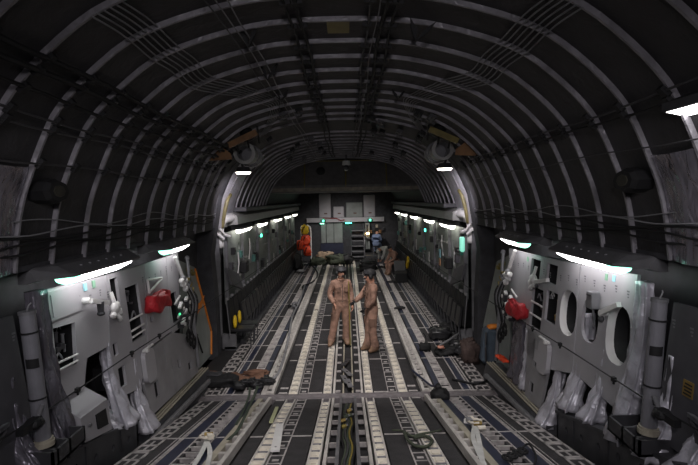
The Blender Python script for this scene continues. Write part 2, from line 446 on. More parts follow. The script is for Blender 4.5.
# ================================================================== SIDEWALL: AFT BAY
def wp(s, off=0.0):
    return lambda p: Vector((s * (wall_x(p[1]) + off), p[0], p[1]))
def rect(y0, y1, z0, z1): return [(y0, z0), (y1, z0), (y1, z1), (y0, z1)]
def oval(cy, cz, ry, rz, n=22, e=2.6):
    o = []
    for k in range(n):
        a = 2 * math.pi * k / n; c, q = math.cos(a), math.sin(a)
        o.append((cy + ry * abs(c) ** (2 / e) * (1 if c > 0 else -1), cz + rz * abs(q) ** (2 / e) * (1 if q > 0 else -1)))
    return o
def wall_panel(s, outer, holes, label, m=None, thick=.035, name='sidewall_lining', specks=True):
    m = m or M['panel']
    c = (s * 2.8, sum(p[0] for p in outer) / len(outer), min(p[1] for p in outer))
    t = thing(name, label, 'wall panel', c)
    mb = MB(); mb.plate(outer, holes, wp(s), wp(s, thick)); mb.build('panel_sheet', m, t)
    ys = [p[0] for p in outer]; zs = [p[1] for p in outer]
    if holes:
        for h in holes:
            mb = MB(); a, b = min(p[0] for p in h) - .01, max(p[0] for p in h) + .01; cc, d = min(p[1] for p in h) - .01, max(p[1] for p in h) + .01
            q = wp(s, .30); q2 = wp(s, thick + .002)
            P = [(a, cc), (b, cc), (b, d), (a, d)]
            mb.face([q(p) for p in P])
            for i in range(4): mb.face([q2(P[i]), q2(P[(i + 1) % 4]), q(P[(i + 1) % 4]), q(P[i])])
            mb.build('recess', M['black'], t)
    if specks:   # printed stencil marks and quarter-turn fasteners
        top = max(zs)
        y = min(ys) + .12
        while y < max(ys) - .08:
            z = top - .17 - .05 * ((y * 7) % 1)
            if not any(min(p[0] for p in h) - .08 < y < max(p[0] for p in h) + .08 and min(p[1] for p in h) - .08 < z < max(p[1] for p in h) + .08 for h in holes):
                q = wp(s, -.003); mb = MB()
                for k in range(3):
                    zz = z - .028 * k; mb.face([q((y, zz)), q((y + .05 - .012 * k, zz)), q((y + .05 - .012 * k, zz + .016)), q((y, zz + .016))])
                mb.build('stencil_print', M['ink'], t)
            y += .24
    return t
def gear(t, s, y0, y1, z0, z1, n, mats, depth=.2, name='fitting'):
    """cluster of small boxes, pipes and valves inside a recess, one part each"""
    for k in range(n):
        mb = MB(); y = random.uniform(y0, y1); z = random.uniform(z0, z1); x = s * (wall_x(z) + random.uniform(.03, depth)); r = random.uniform(.018, .04)
        if k % 3 == 0: mb.cyl((x, y, z - r * 1.8), (x, y, z + r * 1.8), r * .7, seg=8); mb.cyl((x, y, z + r * 1.8), (x, y, z + r * 2.3), r * .9, seg=8)
        elif k % 3 == 1: mb.obox((x, y, z), (r * 2, r * 2.2, r * 1.6), Matrix.Rotation(random.uniform(-.3, .3), 3, 'X')); mb.cyl((x, y - r * 2, z), (x, y + r * 2, z), r * .3, seg=6)
        else: mb.tube(curve_pts([(x, y - r * 2, z - r), (x, y, z + r * 1.5), (x, y + r * 2, z - r * .5)], 4), r * .3, 6)
        mb.build(name, mats[k % len(mats)], t)
def sleeve(t, s, cy, cz, ry, rz, m=None, d=.22):
    A = oval(cy, cz, ry, rz); B = oval(cy + .03, cz + .01, ry * .80, rz * .84)
    mb = MB(); n = len(A); rings = []
    for off, sc in ((0, 1.0), (.03, .98), (.085, .96)):
        O = oval(cy, cz, ry * sc, rz * sc); rings.append([wp(s, off)(p) for p in O])
    mb.loft(rings, False)
    mb.build('window_surround', m or M['white'], t, smooth=True)
    mb = MB(); mb.loft([[wp(s, off)(p) for p in oval(cy, cz, ry * sc, rz * sc)] for off, sc in ((.085, .952), (d, .83))], False); mb.build('shade_well', M['black'], t, smooth=True)  # black inner wall: shade of the deep well put into its colour
    mb = MB(); mb.face([wp(s, d)(p) for p in oval(cy, cz, ry * .82, rz * .82)]); mb.build('shade_pane', M['black'], t)  # black end face, painted as shade too

# ---- right side, aft bay
t = wall_panel(1, [(5.08, 1.17), (6.22, 1.22), (6.33, 2.5), (5.1, 2.55)], [oval(5.34, 1.90, .235, .30), oval(5.96, 1.92, .2, .26)], 'pale wall panel nearest the right light, with two large oval openings')
sleeve(t, 1, 5.34, 1.90, .235, .30)
mb = MB(); mb.face([wp(1, .2)(p) for p in oval(5.96, 1.92, .19, .25)]); mb.build('shade_pane', M['black'], t)  # black face painting the shade inside this opening
mb = MB(); q = wp(1, -.004)
for y, m_ in ((5.42, 0),): mb.plate(rect(5.5, 5.56, 2.42, 2.49), [], q, wp(1, .001))
mb.build('cyan_sticker', M['cyan'], t)
mb = MB(); mb.plate(rect(5.66, 5.72, 2.41, 2.48), [], q, wp(1, .001)); mb.build('green_sticker', M['greenl'], t)
t = wall_panel(1, [(6.25, 1.2), (7.05, 1.0), (7.20, 1.22), (7.54, 2.46), (6.36, 2.5)], [oval(6.55, 1.87, .24, .28), rect(6.90, 7.28, 1.62, 2.04), rect(7.0, 7.36, 2.14, 2.40)], 'pale right wall panel with one oval opening and a square gear recess')
sleeve(t, 1, 6.55, 1.87, .24, .28)
gear(t, 1, 6.93, 7.25, 1.66, 2.0, 14, [M['gold'], M['mgrey'], M['white']])
t = wall_panel(1, [(7.08, .95), (7.85, 1.0), (8.22, 2.45), (7.56, 2.46)], [rect(7.62, 8.0, 2.08, 2.40), rect(7.38, 7.82, 1.42, 2.0)], 'narrow pale right wall panel with tall barred opening beside white breathing mask')
gear(t, 1, 7.42, 7.78, 1.5, 1.95, 9, [M['mgrey'], M['dgrey'], M['wire']])
for z in (1.6, 1.78):
    mb = MB(); mb.cyl(wp(1, -.005)((7.38, z)), wp(1, -.005)((7.82, z)), .014, seg=8); mb.build('bar', M['white'], t)
t = wall_panel(1, [(7.95, 1.42), (8.75, 1.42), (9.15, 2.44), (8.24, 2.45)], [], 'plain pale wall panel beyond the mask, above the right red bag')
mb = MB(); mb.plate(rect(8.12, 8.2, 2.33, 2.4), [], wp(1, -.004), wp(1, .001)); mb.build('green_sticker', M['greenl'], t)
t = wall_panel(1, [(7.1, .42), (7.72, .38), (7.85, 1.36), (7.5, 1.38), (6.95, 1.1)], [rect(7.42, 7.58, .50, .66), rect(7.40, 7.52, .9, 1.15)], 'shade-toned grey lower wall panel behind the right rounded pad', M['panel_falloff'], specks=False)
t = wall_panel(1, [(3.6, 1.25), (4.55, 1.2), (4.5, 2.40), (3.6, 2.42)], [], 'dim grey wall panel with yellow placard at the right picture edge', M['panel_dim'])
p0 = wall_x(1.98)
mb = MB(); mb.plate(rect(4.12, 4.25, 1.69, 1.82), [], wp(1, -.004), wp(1, .001)); pl = mb.build('placard', M['sign'], t)
mb = MB()
for k in range(4): mb.plate(rect(4.135, 4.235 - .01 * (k % 2), 1.705 + .027 * k, 1.718 + .027 * k), [], wp(1, -.007), wp(1, -.005))
mb.build('print_line', M['black'], pl)
# ---- left side, aft bay
t = wall_panel(-1, [(5.0, 1.46), (5.46, 1.46), (5.58, 1.70), (6.1, 1.69), (6.30, 2.49), (4.98, 2.53)], [[(5.02, 1.74), (5.37, 1.71), (5.45, 2.12), (5.05, 2.15)]], 'pale wall panel nearest the left light, with square gear recess')
gear(t, -1, 5.06, 5.36, 1.78, 2.08, 12, [M['mgrey'], M['dgrey'], M['wire']])
mb = MB(); mb.cyl(wp(-1, -.01)((5.02, 1.82)), wp(-1, -.01)((5.40, 1.80)), .012, seg=8); mb.cyl(wp(-1, -.01)((5.02, 1.75)), wp(-1, -.01)((5.38, 1.74)), .012, seg=8); mb.build('bar', M['white'], t)
mb = MB(); mb.plate(rect(5.0, 5.6, 2.22, 2.5), [rect(5.05, 5.08, 2.25, 2.47)], wp(-1, -.012), wp(-1, .0)); mb.build('access_door', M['panel'], t)
mb = MB(); mb.plate(rect(5.72, 5.78, 2.40, 2.48), [], wp(-1, -.014), wp(-1, .001)); mb.build('cyan_sticker', M['cyan'], t)
mb = MB(); mb.plate(rect(5.92, 5.98, 2.40, 2.48), [], wp(-1, -.014), wp(-1, .001)); mb.build('green_sticker', M['greenl'], t)
t = wall_panel(-1, [(6.13, 1.05), (6.75, .95), (7.12, 1.2), (7.46, 2.48), (6.32, 2.49), (6.12, 1.7)], [rect(6.36, 6.56, 2.0, 2.43), rect(6.74, 7.16, 1.55, 2.26), rect(6.19, 6.31, 1.53, 1.68), rect(6.24, 6.42, 1.12, 1.37)], 'pale left wall panel with tall barred opening and a white breathing mask')
gear(t, -1, 6.78, 7.12, 1.6, 2.2, 12, [M['mgrey'], M['dgrey'], M['wire']])
for z in (1.70, 1.84, 1.62):
    mb = MB(); mb.cyl(wp(-1, -.005)((6.74, z)), wp(-1, -.005)((7.16, z)), .013, seg=8); mb.build('bar', M['white'], t)
t = wall_panel(-1, [(7.2, 1.35), (8.15, 1.35), (8.38, 2.48), (7.48, 2.48)], [rect(7.42, 7.52, 1.66, 1.74)], 'pale wall panel behind the red bag on the left wall')
t = wall_panel(-1, [(8.17, 1.3), (8.6, 1.3), (9.0, 2.5), (8.4, 2.48)], [rect(8.3, 8.62, 1.42, 1.9)], 'pale narrow wall panel with dark opening beside the left crew door')
t = wall_panel(-1, [(7.0, .48), (9.2, .36), (9.25, 1.0), (8.2, 1.32), (7.12, 1.32), (6.9, .95)], [rect(7.22, 7.38, .62, .85), rect(8.25, 8.36, .72, .86), rect(7.75, 7.79, .95, 1.22), rect(7.98, 8.0, .42, .98), rect(8.72, 8.9, .52, .66)], 'shade-toned grey lower wall panel behind the left rounded pad', M['panel_falloff'], specks=False)
# dark inner faces for the left open recess above the stowage box
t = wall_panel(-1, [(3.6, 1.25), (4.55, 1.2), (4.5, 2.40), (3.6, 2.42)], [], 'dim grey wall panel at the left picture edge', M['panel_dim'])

# ---- light fixtures over the sidewalls
LIGHTS = [(5.0, 6.55, 'nearest'), (7.75, 8.95, 'second nearest'), (13.2, 15.0, 'third'), (16.4, 18.0, 'fourth'), (20.2, 21.9, 'fifth'), (23.8, 25.4, 'sixth'), (27.2, 28.7, 'farthest')]
def fixture(s, y0, y1, label, near):
    t = thing('wall_light', label, 'light', (s * 2.8, (y0 + y1) / 2, 2.6), 'fluorescent wall lights')
    mb = MB(); e = .22
    a, b, c = y0 - e, y0, y1 + .08
    ob = 2.95 if near else 2.80
    cs = [(ob, 2.62), (ob, 2.77), (2.72, 2.76), (2.555, 2.675), (2.56, 2.65), (2.79, 2.635)]
    cs0 = [(ob, 2.62), (ob, 2.77), (min(ob, 2.86), 2.76), (2.78, 2.68), (2.78, 2.65), (min(ob, 2.86), 2.62)]
    mb.loft([[Vector((s * x, y, z)) for x, z in q] for q, y in ((cs0, a), (cs, b + .02), (cs, c), (cs0, c + e * .6))])
    h = mb.build('housing', mat('fairing_grey', (.10, .10, .105), .5, var=.2), t)
    mb = MB(); rings = []
    g = .22 if near else 0
    for y, kk in ((y0 + g, 1), (y1 - .4, 1 if near else .9), (y1 - .02, .55 if near else .4)):
        W_, D_ = (.085 * kk, .075 * kk) if near else (.075 * kk, .10 * kk)
        rings.append([Vector((s * (2.665 + W_ * math.cos(k * math.pi / 8)), y, 2.645 - D_ * math.sin(k * math.pi / 8))) for k in range(9)])
    mb.loft(rings); mb.build('diffuser', (M['lamp'] if near else M['lampf']), t)
    if near:
        mb = MB(); rings = []
        for y, k_ in ((y0 - .04, .6), (y0 + .06, 1), (y0 + .19, 1.02)):
            rings.append([Vector((s * (2.665 + .085 * k_ * math.cos(k * math.pi / 8)), y, 2.645 - .075 * k_ * math.sin(k * math.pi / 8))) for k in range(9)])
        mb.loft(rings); mb.build('end_lens', M['lampg'], t)
        for k in range(6):
            mb = MB(); mb.cyl((s * 2.66, y0 + .35 + k * .19, 2.715), (s * 2.66, y0 + .35 + k * .19, 2.735), .018, seg=8); mb.build('screw', M['mgrey'], h)
for s in (-1, 1):
    for i, (y0, y1, w) in enumerate(LIGHTS):
        fixture(s, y0, y1, '%s fluorescent light along the %s wall, glowing white' % (w, SIDE[s]), i < 2)
# overhead light strip at the right edge
t = thing('ceiling_light', 'white light strip high on the right at the picture edge', 'light', (2.45, 3.4, 3.95))
d = Vector((.62, 0, -.78)); nrm = Vector((-.66, 0, -.75))
pl = [at(664, 110, 0, 2.45)]
cY = 3.95; pe = at(666, 111.5, 1, cY); X0, Z0 = pe.x, pe.z; pf = at(686, 115.5, 1, cY - .02); wx, wz = pf.x - X0, pf.z - Z0
mb = MB(); mb.hexa([(X0 - .02, cY + .02, Z0), (X0 + wx, cY, Z0 + wz), (X0 + wx, 2.5, Z0 + wz), (X0 - .02, 2.5, Z0), (X0 - .02, cY + .02, Z0 + .06), (X0 + wx, cY, Z0 + .06), (X0 + wx, 2.5, Z0 + .06), (X0 - .02, 2.5, Z0 + .06)])
mb.build('housing', M['dgrey'], t)
mb = MB(); mb.face([(X0, cY, Z0 - .006), (X0 + wx, cY - .02, Z0 + wz - .006), (X0 + wx, 2.52, Z0 + wz - .006), (X0, 2.52, Z0 - .006)]); mb.build('diffuser', M['lamp'], t)

# ---- silver insulation covers on the lower frames
def cover(s, y, zb, zt, xb, xt, wb, wt, label, m=None):
    rings = []; n = 30; ph = random.uniform(0, 6); J = 26; fl = [random.uniform(.6, 1.4) for _ in range(8)]
    for j in range(J):
        f = j / (J - 1); z = zt + (zb - zt) * f; xi = xt + (xb - xt) * f ** 2.4; w = wt + (wb - wt) * f ** 1.4; xo = max(wall_x(z) + .06, xi + .10)
        if f > .96: xi += .02
        ring = []
        for k in range(n):
            a = 2 * math.pi * k / n; c, q = math.cos(a), math.sin(a)
            px = (xi + xo) / 2 - (xo - xi) / 2 * abs(c) ** .5 * (1 if c > 0 else -1); py = y + w * abs(q) ** .5 * (1 if q > 0 else -1)
            fold = (.010 + .020 * f) * math.sin(7 * a + ph + 1.6 * math.sin(3 * f + ph)) * fl[k % 8] + .012 * math.sin(23 * f + 2 * a + ph) * (.4 + f) + .010 * (random.random() - .5)
            ring.append(Vector((s * (px - fold * c), py + fold * q * .8, z + .008 * math.sin(5 * a + ph) * f)))
        rings.append(ring)
    mb = MB(); mb.loft(rings); o = mb.build('insulation_cover', m or M['silver'], None, smooth=True)
    return tag(o, label, 'insulation cover', 'quilted silver covers over the wall frames')
cover(-1, 4.36, 1.12, 1.9, 2.50, 2.78, .13, .04, 'shade-toned silver insulation cover nearest the left picture edge', M['silver_shade'])
cover(-1, 4.86, 1.03, 2.55, 2.52, 2.78, .15, .11, 'broad silver insulation cover between the tube and panel on the left', M['silver_shade'])
cover(-1, 5.85, .80, 1.12, 2.55, 2.70, .07, .05, 'small silver insulation tuft beside the grey stowage box')
cover(-1, 6.12, .75, 1.72, 2.48, 2.76, .17, .04, 'flaring silver insulation cover just beyond the grey stowage box')
cover(-1, 6.72, .42, 1.35, 2.46, 2.72, .16, .04, 'flaring silver insulation cover farthest along the left ledge')
cover(1, 4.44, 1.06, 1.95, 2.48, 2.78, .13, .045, 'silver insulation cover nearest the right picture edge, by the tube', M['silver'])
cover(1, 4.98, .96, 2.5, 2.52, 2.80, .13, .09, 'tall silver insulation cover between the right tube and panel')
cover(1, 5.6, .90, 1.68, 2.52, 2.76, .12, .05, 'silver insulation cover under the nearest right oval opening')
cover(1, 6.16, .81, 1.95, 2.50, 2.82, .15, .06, 'silver insulation cover rising into the middle right oval opening')
cover(1, 6.76, .36, 1.3, 2.46, 2.73, .15, .04, 'low silver insulation cover past the end of the right ledge')
cover(1, 4.0, 1.16, 1.75, 2.52, 2.8, .12, .04, 'silver insulation cover at the lower right corner of the picture')
cover(1, 7.92, .40, 1.34, 2.60, 2.72, .05, .045, 'slim silver insulation strip below the right red bag')
cover(1, 8.36, .36, 1.36, 2.64, 2.72, .30, .24, 'wide grey silver insulation pad below the right red bag', M['silver_shade'])
cover(-1, 7.5, .42, 1.3, 2.68, 2.74, .04, .035, 'slim silver insulation strip below the left red bag', M['silver_shade'])

# ---- ledges (sill boxes) beside the ramp
def ledge(s):
    y0, y1 = 3.2, 6.42
    top = lambda y: .665 + (6.37 - y) * .228
    t = thing('sill_box', 'dark grey sill box with round holes beside the ramp, %s side' % SIDE[s], 'ledge', (s * 2.75, y0, ramp_z(y0) - .1))
    mb = MB()
    holes = [oval(y, top(y) - .17, .036, .04, 12, 2) for y in (6.15, 5.75, 5.35, 4.95, 4.55, 4.15)]
    outer = [(y0, ramp_z(y0) - .1), (y1, ramp_z(y1) - .1), (y1, top(y1)), (y0, top(y0))]
    mb.plate(outer, holes, lambda p: Vector((s * 2.6, p[0], p[1])), lambda p: Vector((s * 2.625, p[0], p[1])))
    mb.build('side_plate', M['ledge'], t)
    mb = MB(); mb.hexa([(s * 2.57, y0, top(y0)), (s * 3.1, y0, top(y0)), (s * 3.1, y1, top(y1)), (s * 2.57, y1, top(y1)), (s * 2.57, y0, top(y0) + .035), (s * 3.1, y0, top(y0) + .035), (s * 3.1, y1, top(y1) + .035), (s * 2.57, y1, top(y1) + .035)])
    mb.build('top_plate', M['ledge'], t)
    mb = MB(); mb.box(*sx(s, 2.6, 3.1), y1 - .03, y1, ramp_z(y1) - .1, top(y1)); mb.build('end_plate', M['dgrey'], t)
    mb = MB(); mb.face([(s * 2.75, y0, 0), (s * 2.75, y1, 0), (s * 2.75, y1, top(y1)), (s * 2.75, y0, top(y0))]); mb.build('dark_core', M['black'], t)
    for y in (5.95, 5.15, 4.35):
        mb = MB(); mb.box(*sx(s, 2.585, 2.602), y - .02, y + .02, ramp_z(y), top(y)); mb.build('stiffener', M['dgrey'], t)
for s in (-1, 1): ledge(s)
# beige strip rails beyond the sill boxes
for s in (-1, 1):
    t = thing('sill_rail', 'bundle of long beige strips lying on the %s sill beyond the hinge' % SIDE[s], 'rail', (s * 2.6, 6.95, 0))
    mb = MB(); mb.hexa([(s * 2.5, 6.6, .0), (s * 2.85, 6.6, .0), (s * 2.85, 9.7, -.05), (s * 2.5, 9.7, -.05), (s * 2.54, 6.6, .40), (s * 2.85, 6.6, .40), (s * 2.85, 9.7, .26), (s * 2.58, 9.7, .26)])
    mb.build('sill_block', M['ledge'], t)
    for k in range(3):
        mb = MB(); x = 2.555 + k * .05; mb.tube([(s * x, 6.75, .42), (s * (x + .03), 9.65, .285)], .016, 6); mb.build('strip', M['beige'], t)
    mb = MB(); mb.tube([(s * 2.49, 6.6, .34), (s * 2.5, 9.4, .12)], .045, 8); mb.build('padded_tube', M['mgrey'], t)

# ---- tall grey tubes
for s in (-1, 1):
    t = thing('storage_tube', 'tall upright grey tube strapped to the %s wall near the camera' % SIDE[s], 'tube', (s * 2.66, 4.5, 1.30), 'tall grey upright tubes')
    b = Vector((s * 2.60, 4.45, 1.29)); tp = Vector((s * 2.66, 4.42, 2.43)); L = tp - b
    mb = MB(); mb.cyl(b, tp, .067, .063, 20); mb.build('tube_body', M['tubem'], t, smooth=False)
    for f in (.36, .86):
        mb = MB(); mb.cyl(b + L * (f - .006), b + L * (f + .006), .072, seg=20); mb.build('band', M['black'], t)
    mb = MB(); mb.cyl(b + L * .995, b + L * 1.02, .069, seg=20); cap = mb.build('cap', M['mgrey'], t)
    mb = MB(); mb.tube(curve_pts([b + L * 1.02, b + L * 1.06 + Vector((.02, 0, 0)), b + L * 1.05 + Vector((.03, .02, .03))], 4), .006, 5); mb.build('wire_loop', M['wire'], cap)
    mb = MB(); rr = .070; rings = []
    for z in (.60, .67):
        rings.append([b + L * z + Vector((rr * math.cos(a_), rr * math.sin(a_), 0)) for a_ in [(-math.pi / 2 + (k - 4) * .19 - s * .4) for k in range(9)]])
    mb.loft([r + [p * 1 + Vector((0, .004, 0)) for p in r[::-1]] for r in rings]); mb.build('black_label', M['black'], t)
    mb = MB(); mb.cyl(b - L * .01, b + L * .025, .088, seg=20); mb.cyl(b + L * .025, b + L * .045, .08, seg=20); mb.build('strap_ring', M['beige'], t)
    mb = MB(); B = b + Vector((-s * .02, .02, 0))
    x0, x1 = sorted((s * 2.45, s * 2.78)); y0, y1, z0, z1 = 4.32, 4.86, 1.13, 1.27
    for q in ((x0, x1, y0, y0 + .02, z0, z1), (x0, x1, y1 - .02, y1, z0, z1), (x0, x0 + .02, y0, y1, z0, z1), (x1 - .02, x1, y0, y1, z0, z1), (x0, x1, y0, y1, z0, z0 + .02), (x0, x1, 4.38, 4.41, z0, z1), (x0, x1, 4.58, 4.61, z0, z1)): mb.box(*q)
    mb.build('base_tray', M['dgrey'], t)
# ---- clamp fittings at the tensioned side cables
for s in (-1, 1):
    c = Vector((s * 2.58, 4.22 if s > 0 else 4.3, 1.54))
    t = thing('cable_clamp', 'black clamp with grey arms at the near end of the %s side cable' % SIDE[s], 'clamp', c)
    mb = MB(); mb.ball(c, (.07, .09, .05), 10, jit=.3); mb.obox(c + Vector((0, -.1, .0)), (.06, .2, .06)); mb.build('clamp_body', M['black'], t)
    for k in (0, 1):
        mb = MB(); mb.obox(c + Vector((s * .10, -.28 - .03 * k, .06 - .07 * k)), (.03, .55, .035), Matrix.Rotation(-s * .35, 3, 'Z') @ Matrix.Rotation(.18 * (1 - k), 3, 'X').transposed()); mb.build('arm', M['mgrey'], t)
    mb = MB(); mb.cyl(c + Vector((0, .05, .02)), c + Vector((-s * .02, .09, .12)), .02, seg=8); mb.build('latch', M['mgrey'], t)
# ---- side cables
def cable(name, pts, r, label, m, cat='cable', group=None, seg=5, n=5, smooth=True):
    mb = MB(); mb.tube(curve_pts(pts, n) if smooth else pts, r, seg); return tag(mb.build(name, m, None, smooth=True), label, cat, group)
for s in (-1, 1):
    t = thing('side_cable', 'long taut dark cable strung along the %s wall at panel height' % SIDE[s], 'cable', (s * 2.6, 4.3, 1.5), 'taut cables along the walls')
    P = [(s * 2.6, 3.2, 1.62), (s * 2.6, 4.25, 1.56), (s * 2.6, 6.3, 1.53), (s * 2.6, 9.4, 1.45), (s * 2.6, 15.2, 1.35), (s * 2.6, 28.5, 1.2)]
    mb = MB(); mb.tube(P, .0075, 5); mb.build('wire', M['black'], t)
    for y, z in ((5.05, 1.545), (6.35, 1.53), (7.3, 1.5)):
        mb = MB(); mb.obox((s * 2.6, y, z), (.035, .05, .045)); mb.cyl((s * 2.6, y, z - .05), (s * 2.6, y, z), .012, seg=6); mb.build('clip', M['black'], t)

# ---- stowage box on left
t = thing('stowage_box', 'light grey stowage box with dark window on the left ledge', 'box', (-2.62, 5.3, .95))
mb = MB(); mb.hexa([(-2.52, 4.98, 1.05), (-2.80, 4.98, 1.05), (-2.80, 5.56, .93), (-2.52, 5.56, .93), (-2.55, 4.98, 1.29), (-2.80, 4.98, 1.45), (-2.80, 5.54, 1.42), (-2.55, 5.54, 1.27)]); mb.build('box_shell', M['panel'], t)
mb = MB(); mb.hexa([(-2.515, 5.26, 1.06), (-2.55, 5.26, 1.06), (-2.55, 5.48, 1.02), (-2.515, 5.48, 1.02), (-2.537, 5.26, 1.21), (-2.56, 5.26, 1.21), (-2.56, 5.48, 1.19), (-2.537, 5.48, 1.19)]); mb.build('dark_window', M['black'], t)
mb = MB(); mb.box(-2.53, -2.51, 5.08, 5.12, 1.16, 1.19); mb.build('latch', M['mgrey'], t)

# ---- hinged white arm fittings, masks, grey box
def arm_fitting(s, y0, z0, y1, z1, label, hang):
    a = wp(s, -.06)((y0, z0)); b = wp(s, -.09)((y1, z1))
    t = thing('hinged_bracket', label, 'bracket', a)
    mb = MB(); d = (b - a); r = Matrix.Rotation(math.atan2(d.z, d.y), 3, 'X'); mb.obox((a + b) / 2, (.05, d.length, .05), r); mb.build('arm_bar', M['white'], t)
    mb = MB(); mb.cyl(a + Vector((s * .07, 0, 0)), a + Vector((-s * .02, 0, 0)), .035, seg=10); mb.build('pivot', M['white'], t)
    if hang:
        mb = MB(); m = a + (b - a) * .55; mb.cyl(m, m + Vector((0, 0, -.12)), .04, .035, 10); mb.ball(m + Vector((0, 0, -.13)), (.045, .045, .03), 10); mb.build('dark_cup', M['dgrey'], t)
    else:
        mb = MB(); mb.ball(a + Vector((0, 0, -.06)), (.03, .04, .04), 8); mb.build('dark_cup', M['dgrey'], t)
arm_fitting(-1, 5.68, 2.30, 6.08, 2.2, 'white hinged arm with dark cup on the nearest left panel', True)
arm_fitting(1, 5.60, 2.07, 5.22, 2.24, 'white hinged arm across the top of the nearest right oval opening', False)
arm_fitting(1, 7.55, 2.11, 7.1, 2.2, 'white hinged arm beside the right breathing mask', False)
def mask(s, y, z, label):
    c = wp(s, -.05)((y, z)); t = thing('breathing_mask', label, 'mask', c)
    mb = MB(); mb.ball(c, (.05, .085, .075), 12, jit=.3); mb.ball(c + Vector((0, .08, -.07)), (.045, .06, .06), 10, jit=.3); mb.ball(c + Vector((0, -.07, -.08)), (.04, .05, .04), 10, jit=.3); mb.build('mask_cup', M['white'], t, smooth=True)
    mb = MB(); mb.tube(curve_pts([c + Vector((0, 0, -.08)), c + Vector((-s * .03, .05, -.14)), c + Vector((0, .10, -.17)), c + Vector((0, .12, -.12))], 5), .026, 8); mb.build('hose', M['white'], t, smooth=True)
    mb = MB(); mb.cyl(c + Vector((0, -.02, .06)), c + Vector((s * .04, -.02, .19)), .025, seg=8); mb.build('hanger', M['white'], t)
mask(-1, 6.3, 2.10, 'white breathing mask with hose hanging in the left panel opening')
mask(1, 7.72, 2.12, 'white breathing mask with hose hanging on the right wall panel')
c = wp(1, -.05)((5.83, 2.17)); t = thing('control_box', 'small grey control box between the oval openings on the right wall', 'box', c)
mb = MB(); mb.obox(c, (.10, .13, .19)); mb.build('box_shell', M['mgrey'], t, bevel=.008)
mb = MB(); mb.obox(c + Vector((-.052, 0, .06)), (.01, .09, .02)); mb.build('vent_slot', M['dgrey'], t)
mb = MB(); mb.cyl(c + Vector((0, 0, -.095)), c + Vector((0.02, 0, -.3)), .012, seg=6); mb.build('conduit', M['mgrey'], t)
# triangular bracket over the left red bag
t = thing('triangle_bracket', 'white triangular bracket on the wall above the left red bag', 'bracket', wp(-1)((7.7, 2.1)))
for a, b in (((7.44, 2.26), (8.0, 2.21)), ((7.44, 2.08), (8.0, 2.2)), ((7.44, 2.08), (7.44, 2.26))):
    mb = MB(); mb.cyl(wp(-1, -.03)(a), wp(-1, -.03)(b), .018, seg=6); mb.build('strut', M['white'], t)
# red bags
def red_bag(s, y0, y1, z0, z1, label):
    c = wp(s, -.09)(((y0 + y1) / 2, (z0 + z1) / 2)); t = thing('red_bag', label, 'bag', c - Vector((0, 0, (z1 - z0) / 2)))
    mb = MB(); rings = []; hy, hz = (y1 - y0) / 2, (z1 - z0) / 2
    for j in range(15):
        f = -1 + j / 7; sc = (1 - abs(f) ** 7) ** .5 * .75 + .25; ring = []
        for k in range(20):
            a = 2 * math.pi * k / 20; c_, q_ = math.cos(a), math.sin(a); w_ = 1 + .16 * math.sin(5 * f + 3 * a) + .12 * (random.random() - .5)
            ring.append(c + Vector((.10 * sc * abs(c_) ** .55 * (1 if c_ > 0 else -1) * w_, hy * f, (-.10 - .12 * math.cos(f * 1.6)) * hz * (1 if q_ > 0 else 0) + hz * sc * abs(q_) ** .55 * (1 if q_ > 0 else -1) * w_ + .04 * math.sin(f * 6) * hz)))
        rings.append(ring)
    mb.loft(rings); mb.build('bag_body', M['red'], t, smooth=True)
    mb = MB(); mb.tube(curve_pts([c + Vector((-s * .06, -hy * .7, hz * .8)), c + Vector((-s * .05, 0, hz * 1.25)), c + Vector((-s * .06, hy * .7, hz * .8))], 5), .014, 6); mb.build('strap', M['red'], t)
red_bag(-1, 7.2, 7.95, 1.80, 2.06, 'red cloth bag hung on the left wall under the second light')
red_bag(1, 7.85, 8.5, 1.46, 1.71, 'red cloth bag hung on the right wall under the second light')
# rounded pads
for s in (-1, 1):
    c = wp(s, -.05)((7.05, 1.17)); t = thing('folded_pad', 'light grey rounded pad hanging on the lower %s wall' % SIDE[s], 'pad', c - Vector((0, 0, .22)))
    mb = MB(); mb.plate(oval(7.05, 1.16, .17, .22, 20, 4), [], wp(s, -.07), wp(s, -.01)); mb.build('pad_body', M['panel'], t)
    mb = MB(); mb.cyl(wp(s, -.06)((6.88, 1.40)), wp(s, -.06)((7.22, 1.40)), .018, seg=8); mb.build('top_rod', M['white'], t)
    mb = MB(); mb.obox(wp(s, -.08)((6.95, 1.395)), (.05, .06, .05)); mb.build('clip', M['white'], t)
